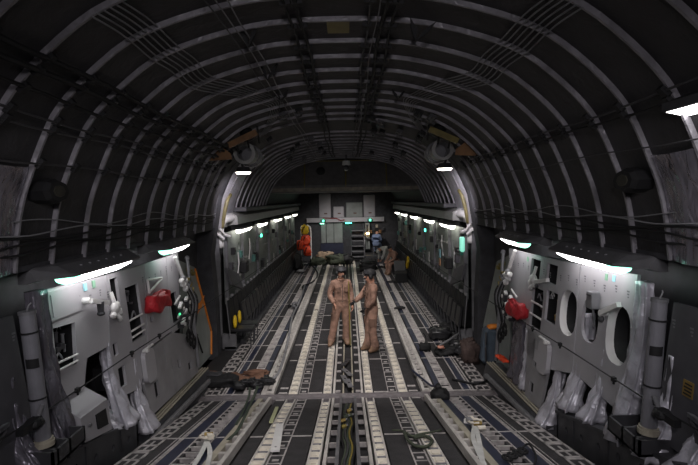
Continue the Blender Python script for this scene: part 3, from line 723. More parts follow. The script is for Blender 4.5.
# equipment cluster by the crew doors
def door_rig(s):
    W = wp(s, -.06)
    t = thing('door_equipment', 'cluster of white fittings and dark boxes around a post by the %s crew door' % SIDE[s], 'equipment', W((8.9, 1.0)))
    mb = MB(); mb.tube([W((8.62, 2.46)), W((8.75, 2.28)), W((8.9, 2.05))], .03, 8); mb.build('strut', M['white'], t)
    mb = MB(); mb.cyl(W((9.05, .5)), W((9.25, 2.35)), .03, seg=10); mb.ball(W((9.26, 2.37)), .045); mb.build('post', M['mgrey'], t)
    for k, (y, z) in enumerate(((8.8, 2.08), (8.9, 2.02), (8.75, 1.98), (8.95, 1.93), (8.85, 1.9), (8.7, 2.05))):
        mb = MB(); mb.ball(W((y, z)) + Vector((-s * .03, 0, 0)), (.05, .06, .05), 8, jit=.3); mb.build('fitting', M['white'] if k % 3 else M['wire'], t)
    for k, (y, z, dy, dz) in enumerate(((8.55, 1.62, .16, .14), (8.75, 1.42, .14, .10), (8.5, 1.38, .12, .09), (8.9, 1.66, .12, .16))):
        mb = MB(); mb.obox(W((y, z)), (.1, dy, dz), Matrix.Rotation(.15, 3, 'X')); b = mb.build('dark_box', M['dgrey'], t)
        mb = MB(); mb.cyl(W((y, z)) + Vector((-s * .05, 0, 0)), W((y, z)) + Vector((-s * .065, 0, 0)), .03, seg=10); mb.build('dial', M['white'], b)
    for y, z in ((8.45, 1.77), (8.5, 1.54)):
        mb = MB(); mb.cyl(W((y - .14, z - .03)), W((y + .16, z + .05)), .016, seg=6); mb.build('bar', M['white'], t)
    mb = MB(); mb.ball(W((8.42, 1.56)) + Vector((-s * .02, 0, 0)), .02); mb.build('green_indicator', M['ind_green'], t)
    for k, (y, z, L_) in enumerate(((8.42, 1.70, .14), (8.62, 1.56, .10), (8.45, 1.44, .13), (8.74, 1.74, .08))):
        mb = MB(); mb.obox(W((y, z)) + Vector((-s * .05, 0, 0)), (.05, L_, .035), Matrix.Rotation(.5, 3, 'X')); mb.build('white_lever', M['white'], t)
    for k in range(7):
        y = 8.9 + .06 * k
        mb = MB(); mb.tube(curve_pts([W((y, 1.95 - .02 * k)), W((y + .1, 1.6)) + Vector((-s * .05, 0, 0)), W((y - .1, 1.3 - .03 * k)), W((y, 1.0))], 5), .011, 5); mb.build('hose', [M['black'], M['wire'], M['dgrey']][k % 3], t)
    for k in range(3):
        mb = MB(); c = W((8.75 + .12 * k, 1.12 - .09 * k)); mb.tube([c + Vector((0, .08 * math.cos(a), .1 * math.sin(a))) for a in [2 * math.pi * q / 12 for q in range(13)]], .02, 6); mb.build('coil', M['black'], t)
    for k in range(4):
        mb = MB(); mb.obox(W((9.15 + .06 * k, 2.02 - .11 * k)), (.06, .1, .04), Matrix.Rotation(.5 * k, 3, 'X')); mb.build('yellow_catch', M['dyellow'], t)
for s in (-1, 1): door_rig(s)
def crew_door(s):
    x = 2.98
    t = thing('crew_hatch', 'grey slanting crew door with orange edge stripes in the %s wall' % SIDE[s] if s < 0 else 'grey slanting crew door half hidden behind the right post', 'door', (s * x, 10.4, 0))
    fx = lambda p: Vector((s * (x + .12 * (p[1] - 1) * .3), p[0], p[1])); fx2 = lambda p: fx(p) + Vector((s * .06, 0, 0))
    out = [(9.5, .05), (11.3, .05), (11.42, .55), (10.55, 2.05), (9.6, 2.3)]
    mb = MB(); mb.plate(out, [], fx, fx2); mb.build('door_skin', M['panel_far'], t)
    E_ = lambda d: (lambda p: fx(p) + Vector((-s * d, 0, 0)))
    if s < 0:
        mb = MB()
        for a, b in (((11.25, .08), (11.38, .55)), ((11.38, .55), (10.52, 2.02)), ((10.3, 1.25), (10.6, 1.3))):
            mb.tube([E_(.012)(a), E_(.012)(b)], .022, 6)
        mb.build('orange_stripe', M['orange'], t)
        mb = MB(); mb.plate([(10.35, 1.12), (10.75, 1.2), (11.0, 1.4), (10.4, 1.22)], [], E_(.03), E_(.01)); mb.build('orange_handle', M['orange'], t)
        mb = MB(); mb.plate(rect(9.92, 10.12, 1.40, 1.75), [], E_(.03), E_(.01)); mb.build('paper_sheet', M['white'], t)
    mb = MB(); mb.tube([E_(.02)((9.7, 1.6)), E_(.02)((10.6, .3))], .015, 5); mb.build('seal_line', M['black'], t)
    mb = MB(); mb.plate(oval(10.0, 1.05, .1, .13), [], E_(.02), E_(.0)); mb.build('dark_cutout', M['black'], t)
    mb = MB(); mb.plate(rect(10.2, 10.36, .42, .6), [], E_(.02), E_(.0)); mb.build('dark_cutout', M['black'], t)
    for k in range(3):
        mb = MB(); mb.obox(E_(.04)((10.0 + .15 * k, 2.08 - .06 * k)), (.05, .12, .07)); mb.build('yellow_block', M['dyellow'], t)
for s in (-1, 1): crew_door(s)

# ================================================================== SIDEWALL: FORWARD BAY
def fw(s, off=0.0): return lambda p: Vector((s * (2.82 + off), p[0], p[1]))
FP = [12.3, 14.2, 16.6, 19.0, 21.4, 23.8, 26.2, 28.9]
for s in (-1, 1):
    for i, (a, b) in enumerate(zip(FP, FP[1:])):
        random.seed(100 + i + (50 if s > 0 else 0))
        t = thing('sidewall_lining', '%s grey wall panel beyond the dark frame on the %s, peppered with openings' % (ORD[i], SIDE[s]), 'wall panel', (s * 2.82, (a + b) / 2, .9), 'forward sidewall panels')
        holes = []
        for gy in range(3):
            for gz in range(3):
                if random.random() < .62:
                    cy = a + (b - a) * (gy + .5) / 3 + random.uniform(-.12, .12); cz = 1.28 + gz * .42 + random.uniform(-.08, .08)
                    holes.append(oval(cy, cz, random.uniform(.06, .16), random.uniform(.06, .13), 12, random.choice((2, 5))))
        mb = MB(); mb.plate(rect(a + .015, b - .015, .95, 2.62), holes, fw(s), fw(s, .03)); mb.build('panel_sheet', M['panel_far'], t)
        mb = MB(); mb.face([fw(s, .12)(p) for p in rect(a, b, .9, 2.65)]); mb.build('recess', M['black'], t)
        for k in range(7):
            y = random.uniform(a + .2, b - .2); z = random.uniform(1.15, 2.3); q = fw(s, -.05)((y, z)); mb = MB()
            w = random.uniform(.06, .2)
            if k % 3 == 0: mb.obox(q, (.1, w, random.uniform(.1, .25))); mb.cyl(q + Vector((-s * .05, 0, 0)), q + Vector((-s * .065, 0, 0)), .03, seg=8)
            elif k % 3 == 1: mb.tube([q, q + Vector((0, .05, -.3)), q + Vector((s * .03, 0, -.6))], .018, 6)
            else: mb.tube([q + Vector((0, -w * 2, .02)), q + Vector((0, w * 2, .0))], .022, 6)
            mb.build('fitting', [M['panel_dim'], M['white'], M['mgrey'], M['black'], M['panel_far'], M['duct'], M['teal']][k], t)
        mb = MB(); mb.box(*sx(s, 2.74, 2.82), a - .03, a + .03, .9, 2.62); mb.build('post', M['mgrey'], t)
random.seed(21)
for s in (-1, 1):
    # dark wall boxes
    c = fw(s, -.12)((14.0, 1.62)); t = thing('wall_box', 'small black box mounted on the %s forward wall' % SIDE[s], 'box', c)
    mb = MB(); mb.obox(c, (.18, .35, .3)); mb.build('box_shell', M['black'], t, bevel=.02); mb = MB(); mb.obox(c + Vector((-s * .095, 0, .06)), (.02, .25, .03)); mb.build('front_lip', M['dgrey'], t)
    c = fw(s, -.15)((12.6, 1.5)); t = thing('folded_table', 'tilted dark grey flap on the %s wall just past the dark frame' % SIDE[s], 'flap', c)
    mb = MB(); mb.obox(c, (.04, .9, .42), Matrix.Rotation(s * .35, 3, 'Y') @ Matrix.Rotation(-.3, 3, 'X')); mb.build('flap_board', M['panel_dim'], t)
    mb = MB(); mb.cyl(c + Vector((s * .12, -.3, -.1)), c + Vector((0, -.3, .0)), .015, seg=6); mb.build('strut', M['mgrey'], t)
    # green exit lamp
    c = fw(s, -.06)((17.0 if s < 0 else 18.2, 2.25)); t = thing('exit_lamp', 'small glowing green lamp high on the %s forward wall' % SIDE[s], 'light', c)
    mb = MB(); mb.obox(c, (.08, .3, .14)); mb.build('lamp_case', M['dgrey'], t)
    mb = MB(); mb.obox(c + Vector((-s * .045, -.02, 0)), (.02, .24, .09)); mb.build('lens', M['green_glow'], t)
c = fw(1, -.1)((12.35, 2.25)); t = thing('emergency_lamp', 'pale green glowing lamp by the right dark frame', 'light', c)
mb = MB(); mb.obox(c, (.10, .20, .36)); mb.build('lens', mat('pale_green_lens', (.3, .7, .55), .4, var=.05, emit=(.3, 1, .75), estr=.55), t, bevel=.03)
mb = MB(); mb.obox(c + Vector((0, 0, .21)), (.08, .16, .06)); mb.build('lamp_cap', M['dgrey'], t)
c = fw(1, -.06)((15.6, 1.45)); t = thing('orange_tag', 'pale orange card with blue card above it on the right forward wall', 'card', c)
mb = MB(); mb.obox(c, (.02, .22, .2)); mb.build('card', mat('pale_orange', (.6, .3, .17), .6, var=.1), t); mb = MB(); mb.obox(c + Vector((0, 0, .26)), (.02, .2, .24)); mb.build('blue_card', M['cyan'], t)
# longitudinal duct with elbow above the forward lights
for s in (-1, 1):
    t = thing('air_duct', 'pale grey air duct with white elbow running along the %s forward wall' % SIDE[s], 'duct', (s * 2.62, 12.4, 2.9), 'forward air ducts')
    mb = MB(); mb.loft([[Vector((s * x, y, z + dz)) for x, z in ((2.55, 2.80), (2.80, 2.79), (2.80, 3.06), (2.72, 3.08), (2.56, 3.0))] for y, dz in ((12.6, 0), (28.9, .03))]); mb.build('duct_run', M['duct'], t)
    mb = MB(); mb.tube(curve_pts([(s * 2.68, 13.0, 2.92), (s * 2.72, 12.5, 2.95), (s * 2.80, 12.2, 2.92), (s * 2.86, 12.1, 2.75), (s * 2.87, 12.1, 2.3)], 5), .095, 12); mb.build('elbow', M['white'], t, smooth=True)
    mb = MB(); mb.cyl((s * 2.87, 12.1, 2.32), (s * 2.87, 12.1, 2.15), .07, .06, 10); mb.build('outlet', M['black'], t)
    mb = MB(); mb.tube(curve_pts([(s * 2.80, 12.05, 2.75), (s * 2.72, 12.0, 3.1), (s * 2.65, 12.05, 3.4), (s * 2.62, 12.2, 3.5)], 5), .045, 8); mb.build('khaki_hose', mat('khaki_hose', (.14, .12, .05), .5, var=.2), t, smooth=True)
    mb = MB()
    mb.tube([(s * 2.84, 11.95, 2.75), (s * 2.76, 12.1, 2.6), (s * 2.66, 12.2, 2.55)], .03, 6); mb.tube([(s * 2.9, 11.9, 2.65), (s * 2.75, 12.0, 2.5)], .03, 6); mb.build('white_clamp', M['white'], t)
    # dark longeron clutter above the duct
    mb = MB(); mb.box(*sx(s, 2.45, 2.8), 13.2, 28.9, 3.1, 3.2); struct(mb.build('trim_%d' % tn, M['dgrey'])); tn += 1

# sidewall seats
def make_seat(s, folded=True):
    t = thing('fold_down_chair', 'x', 'seat', (0, 0, 0))
    mb = MB(); mb.hexa([(s * 2.60, -.20, .42), (s * 2.68, -.20, .42), (s * 2.68, .20, .42), (s * 2.60, .20, .42), (s * 2.66, -.20, 1.12), (s * 2.72, -.20, 1.12), (s * 2.72, .20, 1.12), (s * 2.66, .20, 1.12)]); mb.build('seat_back', M['black'], t, bevel=.015)
    if folded:
        mb = MB(); mb.hexa([(s * 2.50, -.19, .40), (s * 2.575, -.19, .40), (s * 2.575, .19, .40), (s * 2.50, .19, .40), (s * 2.57, -.19, .86), (s * 2.63, -.19, .86), (s * 2.63, .19, .86), (s * 2.57, .19, .86)]); mb.build('seat_pan', M['blackg'], t, bevel=.015)
        legs = [((s * 2.58, -.2, 0), (s * 2.52, -.2, .45)), ((s * 2.58, .2, 0), (s * 2.52, .2, .45))]
    else:
        mb = MB(); mb.box(*sx(s, 2.14, 2.62), -.2, .2, .40, .47); mb.build('seat_pan', M['blackg'], t, bevel=.015)
        legs = [((s * 2.2, -.18, 0), (s * 2.18, -.18, .42)), ((s * 2.2, .18, 0), (s * 2.18, .18, .42))]
    for a, b in legs:
        mb = MB(); mb.cyl(a, b, .014, seg=6); mb.build('leg', M['dgrey'], t)
    mb = MB(); mb.cyl((s * 2.64, -.23, .3), (s * 2.71, -.23, 1.18), .013, seg=6); mb.build('side_post', M['mgrey'], t)
    mb = MB(); mb.obox((s * 2.70, -.12, 1.15), (.05, .12, .05)); mb.build('buckle', M['wire'], t)
    return t
for s in (-1, 1):
    proto = None; fold0 = None
    for i in range(33):
        y = 12.05 + i * .50
        op = s < 0 and i < 2
        lab = ('%s black seat from the dark frame in the left wall row, %s' if s < 0 else '%s black seat from the dark frame in the right wall row, %s') % (ORD[i], 'pan folded down' if op else 'folded up')
        if op:
            if fold0 is None: fold0 = make_seat(s, False); fold0['group'] = 'sidewall seats on the left'; o = fold0
            else: o = dup(fold0, (0, y, 0), lab)
        else:
            if proto is None: proto = make_seat(s); proto['group'] = 'sidewall seats on the ' + SIDE[s]; o = proto
            else: o = dup(proto, (0, y, 0), lab)
        o.location = (0, y, 0); o['label'] = lab
    mb = MB(); mb.box(*sx(s, 2.42, 2.52), 12.3, 29, -.04, .10); mb.box(*sx(s, 2.52, 2.8), 11.9, 29, -.04, .05)
    struct(mb.build('baseboard_' + SIDE[s], M['ledge'])); 
    mb = MB(); mb.box(*sx(s, 2.54, 2.84), 11.9, 12.02, 0, .34); o = tag(mb.build('seat_bracket', M['mgrey']), 'grey floor bracket under the nearest %s wall seat' % SIDE[s], 'bracket')
for k, (y, w) in enumerate(((12.0, 'nearest'), (12.5, 'second nearest'))):
    t = thing('life_vest', 'yellow life vest pouch on the %s left wall seat' % w, 'life vest', (-2.57, y, .5))
    mb = MB(); mb.ball((-2.55, y - .05, .62), (.05, .10, .16), 10, jit=.15); mb.build('pouch', M['yellow'], t, smooth=True)
    mb = MB(); mb.box(-2.52, -2.49, y - .07, y - .03, .5, .74); mb.build('strap', M['black'], t)

# ================================================================== CEILING EQUIPMENT
# round spot lights, duct mouths and fairings
for s in (-1, 1):
    c = Vector((s * 2.0, 10.6, 3.92)); t = thing('spot_light', 'round glowing spot light under the %s duct mouth' % SIDE[s], 'light', c + Vector((0, 0, .1)), 'round ceiling spots')
    mb = MB(); mb.cyl(c + Vector((0, 0, .10)), c + Vector((0, 0, 0)), .12, .17, 16); mb.build('lamp_shade', M['dgrey'], t)
    mb = MB(); mb.cyl(c + Vector((0, 0, .005)), c + Vector((0, 0, -.035)), .155, .13, 16); mb.build('lens', M['lampw'], t)
    mb = MB(); mb.cyl(c + Vector((0, 0, .1)), c + Vector((s * .1, 0, .34)), .025, seg=6); mb.build('bracket', M['dgrey'], t)
    c = Vector((s * 1.93, 10.7, 4.28)); t = thing('duct_mouth', 'open round duct mouth facing aft, %s of the ceiling' % SIDE[s], 'duct', c, 'round duct mouths')
    mb = MB(); ring = lambda y, r: [c + Vector((r * math.cos(a) - s * .0, y, r * math.sin(a))) for a in [2 * math.pi * k / 18 for k in range(18)]]
    mb.loft([ring(-.3, .15), ring(-.3, .215), ring(.0, .205), ring(.9, .19)], False); mb.loft([ring(-.3, .15), ring(.5, .14)], False); mb.build('duct_wall', M['duct'], t, smooth=False)
    mb = MB(); mb.face(ring(.3, .146)); mb.build('dark_throat', M['black'], t)
    for y in (.15, .5):
        mb = MB(); mb.cyl(c + Vector((0, y, 0)), c + Vector((0, y + .04, 0)), .222, seg=18); mb.build('band', M['mgrey'], t)
    # fairing hung under the frames
    c = Vector((s * 2.45, 10.0, 4.2)); t = thing('hanging_fairing', 'dark ochre fairing hanging beside the %s duct mouth' % SIDE[s], 'fairing', c, 'ochre ceiling fairings')
    mb = MB()
    lo = [(2.18, 4.06), (2.76, 4.03)]
    mb.loft([[Vector((s * x, y, z)) for x, z in q] for q, y in (([(2.0, 4.1), (2.74, 4.06), (2.7, 4.14), (2.42, 4.42), (2.3, 4.42), (2.02, 4.2)], 9.6), ([(2.2, 4.16), (2.6, 4.14), (2.55, 4.24), (2.42, 4.42), (2.3, 4.42), (2.15, 4.26)], 10.3))]); mb.build('fairing_shell', M['fairing'], t)
    mb = MB(); mb.tube([(s * 2.3, 9.8, 4.4), (s * 2.1, 9.8, 4.7)], .03, 6); mb.build('strut', M['black'], t)
    t = thing('equipment_bracket', 'dark bracket frame with %s bar above the %s ochre fairing' % ('brownish' if s < 0 else 'yellow green', SIDE[s]), 'frame', (s * 2.0, 9.8, 4.6))
    mb = MB(); mb.obox((s * 1.80, 9.6, 4.46), (.56, .1, .10), Matrix.Rotation(s * .42, 3, 'Y')); mb.build('bar', M['dyellow'] if s > 0 else M['fairing'], t)
    mb = MB(); mb.ball((s * 1.78, 9.78, 4.62), (.13, .14, .10), 12); mb.build('dark_drum', M['black'], t, smooth=True)
    for k in range(3):
        mb = MB(); mb.tube([(s * (1.55 + .2 * k), 9.7, 4.68 - .13 * k), (s * (1.6 + .2 * k), 10.2, 4.45 - .08 * k)], .02, 6); mb.build('strut', M['black'], t)
    # dark round fitting between near frames
    p = Vector((s * 2.62, 4.86 if s > 0 else 4.84, 3.46)); t = thing('round_vent', 'black flattened vent fitting between the close %s frames' % SIDE[s], 'vent', p)
    mb = MB(); hx = lambda k, x: [Vector((s * (x + .0), p.y + .21 * k * math.cos(a), p.z + .115 * k * math.sin(a))) for a in [2 * math.pi * q / 8 for q in range(8)]]
    mb.loft([hx(.8, 2.56), hx(1, 2.60), hx(1, 2.76)]); mb.build('vent_shell', M['black'], t)
    mb = MB(); mb.loft([hx(.45, 2.553), hx(.5, 2.562)]); mb.build('vent_ring', mat('vent_ring', (.03, .028, .02), .6), t)
# longitudinal ceiling conduits
def conduit_bundle(s):
    paths = []
    base = [(568, 0), (540, 20), (514, 46), (496, 60), (480, 77), (440, 88), (418, 97), (409, 103), (414, 118), (424, 133)]
    for k in range(6):
        off = (k - 2.5)
        pts = []
        dense = [tuple(q)[:2] for q in curve_pts([(u, v, 0) for u, v in base], 4)]
        for i4, (u, v) in enumerate(dense):
            i = i4 / 4; sp = 6.2 * (1 - i / 14)
            du, dv = (sp * off, sp * off * .45) if i < 5 else (sp * off * .7, sp * off * .35)
            uu, vv = u + du, v + dv
            p = at_shell(uu, vv, .095); pts.append(p)
        paths.append([Vector((s * p.x, p.y, p.z)) for p in pts])
    for k, P in enumerate(paths):
        cable('conduit', P, .0075, '%s pale conduit from the crown in the bundle curving over the %s ceiling' % (ORD[k], SIDE[s]), M['wire'], 'conduit', 'curving ceiling conduits', 5, 2)
for s in (-1, 1): conduit_bundle(s)
def shell_pt(ang, y, inset):           # ang: arc-length fraction from the crown, signed
    P = prof(y, inset); Ls = [0]
    for a, b in zip(P, P[1:]): Ls.append(Ls[-1] + (b - a).length)
    L = abs(ang) * Ls[-1]
    for i in range(len(P) - 1):
        if Ls[i + 1] >= L:
            f = (L - Ls[i]) / (Ls[i + 1] - Ls[i]); p = P[i] + (P[i + 1] - P[i]) * f; break
    return Vector((math.copysign(p.x, ang), y, p.y))
runs = [(-.085, 'black', .018), (-.11, 'black', .014), (.065, 'dgrey', .010), (.085, 'wire', .006), (.10, 'black', .02), (.125, 'black', .014), (-.215, 'wire', .007), (-.235, 'wire', .007), (-.255, 'dgrey', .007),
        (-.55, 'black', .022), (-.58, 'black', .022), (-.62, 'black', .016), (-.665, 'dgrey', .010), (-.685, 'dgrey', .010), (-.76, 'dgrey', .010), (.655, 'dgrey', .010), (.675, 'black', .012), (.75, 'dgrey', .007)]
for k, (a, m, r) in enumerate(runs):
    side = 'left' if a < 0 else 'right'; n = sorted([abs(q[0]) for q in runs if (q[0] < 0) == (a < 0)]).index(abs(a))
    t = thing('ceiling_cable', '%s %s cable run from the crown along the %s of the ceiling' % (ORD[n], 'pale' if m == 'wire' else 'dark', side), 'cable', shell_pt(a, 3, .08), 'lengthwise ceiling cables')
    y1 = 18 if abs(a) < .3 else 10.8
    mb = MB(); mb.tube([shell_pt(a + .004 * math.sin(q * 1.3 + k), 2.4 + q * .6, .085) for q in range(int((y1 - 2.4) / .6))], r, 6); mb.build('wire', M[m], t)
    if r > .009:
        for y in frame_ys[:14]:
            mb = MB(); p = shell_pt(a, y, .08); mb.obox(p, (.09, .06, .04), Matrix.Rotation(math.atan2(p.x, p.z - 1.5), 3, 'Y')); mb.build('clamp', M['black'], t)
# slack cables along the wall above the lights
for s in (-1, 1):
    for k in range(4):
        P = [(s * (2.79 - .015 * k), 3.0 + q * .55, 2.93 + .055 * k + .025 * math.sin(q * 1.7 + 2 * k)) for q in range(16)]
        t = cable('wall_cable', P, .012 if k < 3 else .007, '%s slack cable from the bottom along the %s wall above the lights' % (ORD[k], SIDE[s]), M['black'] if k < 3 else M['wire'], 'cable', 'slack wall cables', 5, 3)
    P = [(s * 2.76, 3.6 + q * .5, 3.16 + .05 * math.sin(q * 1.1 + s)) for q in range(12)]
    cable('thin_wire', P, .006, 'thin pale wire drooping across the %s frames' % SIDE[s], M['wire'], 'wire', None, 5, 4)
# V-shaped dark brackets
def vbracket(px, label):
    (u0, v0), (u1, v1), (u2, v2) = px
    c = at_shell((u0 + u1) / 2, v0, .07); y = c.y
    A, B, Cc = [at(u, v, 1, y) for u, v in px]
    t = thing('v_bracket', label, 'bracket', (A + B) / 2, 'dark V brackets under the ceiling')
    for name, P, Q in (('wing', A, B), ('wing', B, A)):
        mb = MB(); m = P + (Cc - P) * .55 + (Q - P) * .12; w = P + (Q - P) * .30
        mb.loft([[P + Vector((0, d, .03)), w + (Cc - w) * .38 + Vector((0, d, 0)), Cc + Vector((0, d, 0)), P + (Cc - P) * .5 + Vector((0, d, 0)) - (Q - P) * .05] for d in (0, .05)]); mb.build(name, M['black'], t)
for i, px in enumerate([((410, 20), (437, 24), (416, 41)), ((238, 28), (260, 22), (248, 47)), ((259, 66), (279, 63), (267, 80)), ((274, 92), (289, 90), (281, 102)), ((392, 91), (406, 91), (398, 99))]):
    vbracket(px, ['first black V bracket, right of the crown', 'first black V bracket, left of the crown', 'second black V bracket, left of the crown', 'third black V bracket, left of the crown', 'second black V bracket, right of the crown'][i])
p = at_shell(346, 16, .03); t = tag((lambda mb: (mb.box(-.12, .1, p.y, p.y + .42, p.z - .03, p.z), mb.build('ceiling_plate', M['dyellow']))[1])(MB()), 'dull brownish plate on the crown of the ceiling', 'plate')
# dark clutter on the far ceiling
random.seed(5)
units = sorted([(random.uniform(9, 16.5), sg * random.uniform(.12, .42)) for sg in (-1, 1) for _ in range(13)])
cnt = {-1: 0, 1: 0}
for k, (y, a) in enumerate(units):
    sg = -1 if a < 0 else 1; c = shell_pt(a, y, .10); n_ = cnt[sg]; cnt[sg] += 1
    t = thing('ceiling_unit', '%s dark pipe unit, counting from the camera, on the far ceiling %s of the crown' % (ORD[n_], SIDE[sg]), 'equipment', c, 'dark units on the far ceiling')
    mb = MB(); r = Matrix.Rotation(math.atan2(c.x, 2.2), 3, 'Y'); L = random.uniform(.2, .5); mb.obox(c, (.12, L, .07), r); mb.cyl(c + Vector((0, -L, -.03)), c + Vector((0, L, -.03)), .022, seg=6); mb.build('case', M['black' if k % 3 else 'dgrey'], t)
    mb = MB(); mb.obox(c + Vector((0, 0, -.045)), (.16, .04, .03), r); mb.build('clamp', M['dgrey'], t)

# ================================================================== WING BOX AND FORWARD BULKHEAD
YB = 18.6
t = thing('wing_box_cover', 'dark grey cross beam spanning the far ceiling with yellow trim bars', 'beam', (0, YB, 3.65))
mb = MB(); cs = [(0, 3.66), (.10, 3.62), (1.6, 3.62), (1.6, 4.95), (.35, 4.95), (.0, 3.86)]
prof_b = [(YB + a, z) for a, z in ((.0, 3.86), (.03, 3.66), (.12, 3.62), (2.4, 3.62), (2.4, 4.75), (.35, 4.75))]
mb.loft([[Vector((x, y, z)) for y, z in prof_b] for x in (-2.35, -1.0, 1.0, 2.35)]); 
mb.loft([[Vector((x * 1, y, min(z, 4.55 if abs(x) > 2.6 else 5))) for y, z in q] for q, x in ((prof_b, -2.35), ([(y, 3.64 + (z - 3.62) * .45) for y, z in prof_b], -2.78))])
mb.loft([[Vector((x, y, z)) for y, z in q] for q, x in ((prof_b, 2.35), ([(y, 3.64 + (z - 3.62) * .45) for y, z in prof_b], 2.78))])
mb.build('beam_shell', mat('wing_box_grey', (.105, .10, .10), .6, var=.2), t)
mb = MB(); mb.box(-2.7, 2.7, YB - .01, YB + .02, 3.66, 3.78); mb.build('lower_lip', mat('ochre_lip', (.21, .185, .15), .6, var=.3), t)
for x in (-1.42, .02, 1.45):
    mb = MB(); mb.tube([(x, YB + .02, 3.68), (x, YB - .02, 3.9), (x, YB + .28, 4.7)], .022, 6); mb.build('yellow_bar', M['dyellow'], t)
for a, b in ((-1.42, .02), (.02, 1.45)): pass
mb = MB(); mb.tube([(-2.6, YB + .28, 4.48), (-1.4, YB + .3, 4.72), (1.4, YB + .3, 4.72), (2.6, YB + .28, 4.48)], .014, 5); mb.build('yellow_line', M['dyellow'], t)
mb = MB(); mb.ball((-.1 - .75, YB + .2, 4.35), (.16, .1, .16), 10); mb.build('dark_boss', M['black'], t)
c = Vector((.05, 17.6, 4.52)); t = thing('ceiling_camera', 'small white lamp head hanging at the crown before the beam', 'lamp', c)
mb = MB(); mb.cyl(c + Vector((0, 0, .1)), c + Vector((0, 0, -.04)), .12, .14, 12); mb.build('head_cap', M['white'], t)
mb = MB(); mb.ball(c + Vector((0, -.02, -.12)), (.09, .09, .09), 10); mb.build('dome', M['dgrey'], t)
mb = MB(); mb.cyl(c + Vector((0, 0, -.17)), c + Vector((0, 0, -.23)), .07, .05, 10); mb.build('lower_cap', M['white'], t)
mb = MB(); mb.cyl(c + Vector((0, 0, .1)), c + Vector((0, 0, .3)), .03, seg=6); mb.build('stem', M['dgrey'], t)

YW = 29.68
def panel_on_front(x0, x1, z0, z1, y=YW, d=.05): return MB().box(x0, x1, y - d, y, z0, z1)
mb = MB(); mb.box(-2.2, 2.1, YW - .25, YW, 2.12, 2.36); t = tag(mb.build('header_girder', M['panel']), 'white header beam across the front bulkhead', 'beam')
mb = MB(); mb.tube([(-1.3, YW - .27, 2.36), (-.55, YW - .27, 2.33), (-.3, YW - .27, 2.2), (-.1, YW - .27, 2.24)], .03, 6); tag(mb.build('red_pipe', mat('dark_red', (.22, .02, .02), .5, var=.1)), 'dark red pipe bent along the front header beam', 'pipe')
for x0, x1, z0, z1, w in ((-1.5, -.85, 2.365, 3.7, 'white tall bulkhead panel on the upper left of the front wall'), (-.72, -.12, 2.365, 2.98, 'small white bulkhead hatch left of the upper centre'), (.98, 1.62, 2.365, 3.6, 'white tall bulkhead panel on the upper right of the front wall'), (.0, .92, 2.365, 3.2, 'grey bulkhead panel at the upper centre of the front wall')):
    t = thing('bulkhead_lining', w, 'wall panel', ((x0 + x1) / 2, YW, z0))
    mb = panel_on_front(x0, x1, z0, z1); mb.build('panel_sheet', M['panel_far'] if x0 == 0 else M['panel'], t, bevel=.03)
    mb = panel_on_front((x0 + x1) / 2 - .05, (x0 + x1) / 2 + .12, z0 + .2, z0 + .26, YW - .05, .01); mb.build('handle', M['brown'], t)
t = thing('front_locker', 'grey double locker on the left of the front bulkhead', 'locker', (-.85, YW, .3))
for k, (a, b) in enumerate(((-1.42, -1.15), (-1.12, -.72), (-.70, -.22))):
    mb = panel_on_front(a, b, .95, 2.08); mb.build('door', M['panel_far'], t, bevel=.015)
mb = panel_on_front(-1.45, -.2, .35, .93); mb.build('lower_panel', M['navy'], t)
for k in (-1, 1):
    c = Vector((-1.28 if k < 0 else 1.32, YW - .28, 2.2)); t = thing('beam_lamp', 'tiny green lamp on the %s of the front header beam' % SIDE[k], 'light', c)
    mb = MB(); mb.ball(c, .055); mb.build('lens', M['green_glow'], t); mb = MB(); mb.obox(c + Vector((0, .04, 0)), (.3, .03, .14)); mb.build('mount', M['dgrey'], t)
c = Vector((.12, YW - .22, 2.06)); t = thing('passage_lamp', 'green strip lamp under the header beam over the dark passage', 'light', c)
mb = MB(); mb.obox(c, (.34, .1, .06)); mb.build('lens', M['green_glow'], t); mb = MB(); mb.obox(c + Vector((0, .03, .05)), (.4, .12, .04)); mb.build('mount', M['dgrey'], t)
c = Vector((-1.35, YW - .2, 2.05)); t = thing('passage_lamp', 'pale green lamp over the front left locker', 'light', c)
mb = MB(); mb.obox(c, (.22, .08, .05)); mb.build('lens', M['lampg'], t); mb = MB(); mb.obox(c + Vector((0, .03, .045)), (.26, .1, .04)); mb.build('mount', M['dgrey'], t)
# stairs to the flight deck
t = thing('stairs', 'dark grey steps climbing to the flight deck at the front', 'stairs', (.6, YW - 1, 0))
for k in range(6):
    mb = MB(); mb.box(.28, .92, YW - 1.3 + .2 * k, YW - 1.02 + .2 * k, .25 + .27 * k, .30 + .27 * k); mb.build('tread', M['mgrey'], t)
for x in (.25, .94):
    mb = MB(); mb.hexa([(x - .02, YW - 1.35, 0), (x + .02, YW - 1.35, 0), (x + .02, YW - .05, 0), (x - .02, YW - .05, 0), (x - .02, YW - 1.35, .3), (x + .02, YW - 1.35, .3), (x + .02, YW - .05, 1.75), (x - .02, YW - .05, 1.75)]); mb.build('side_plate', M['dgrey'], t)
mb = MB(); mb.tube(curve_pts([(.96, YW - 1.3, .3), (.96, YW - 1.25, 1.2), (.96, YW - .2, 2.0)], 4), .025, 6); mb.build('handrail', M['mgrey'], t)
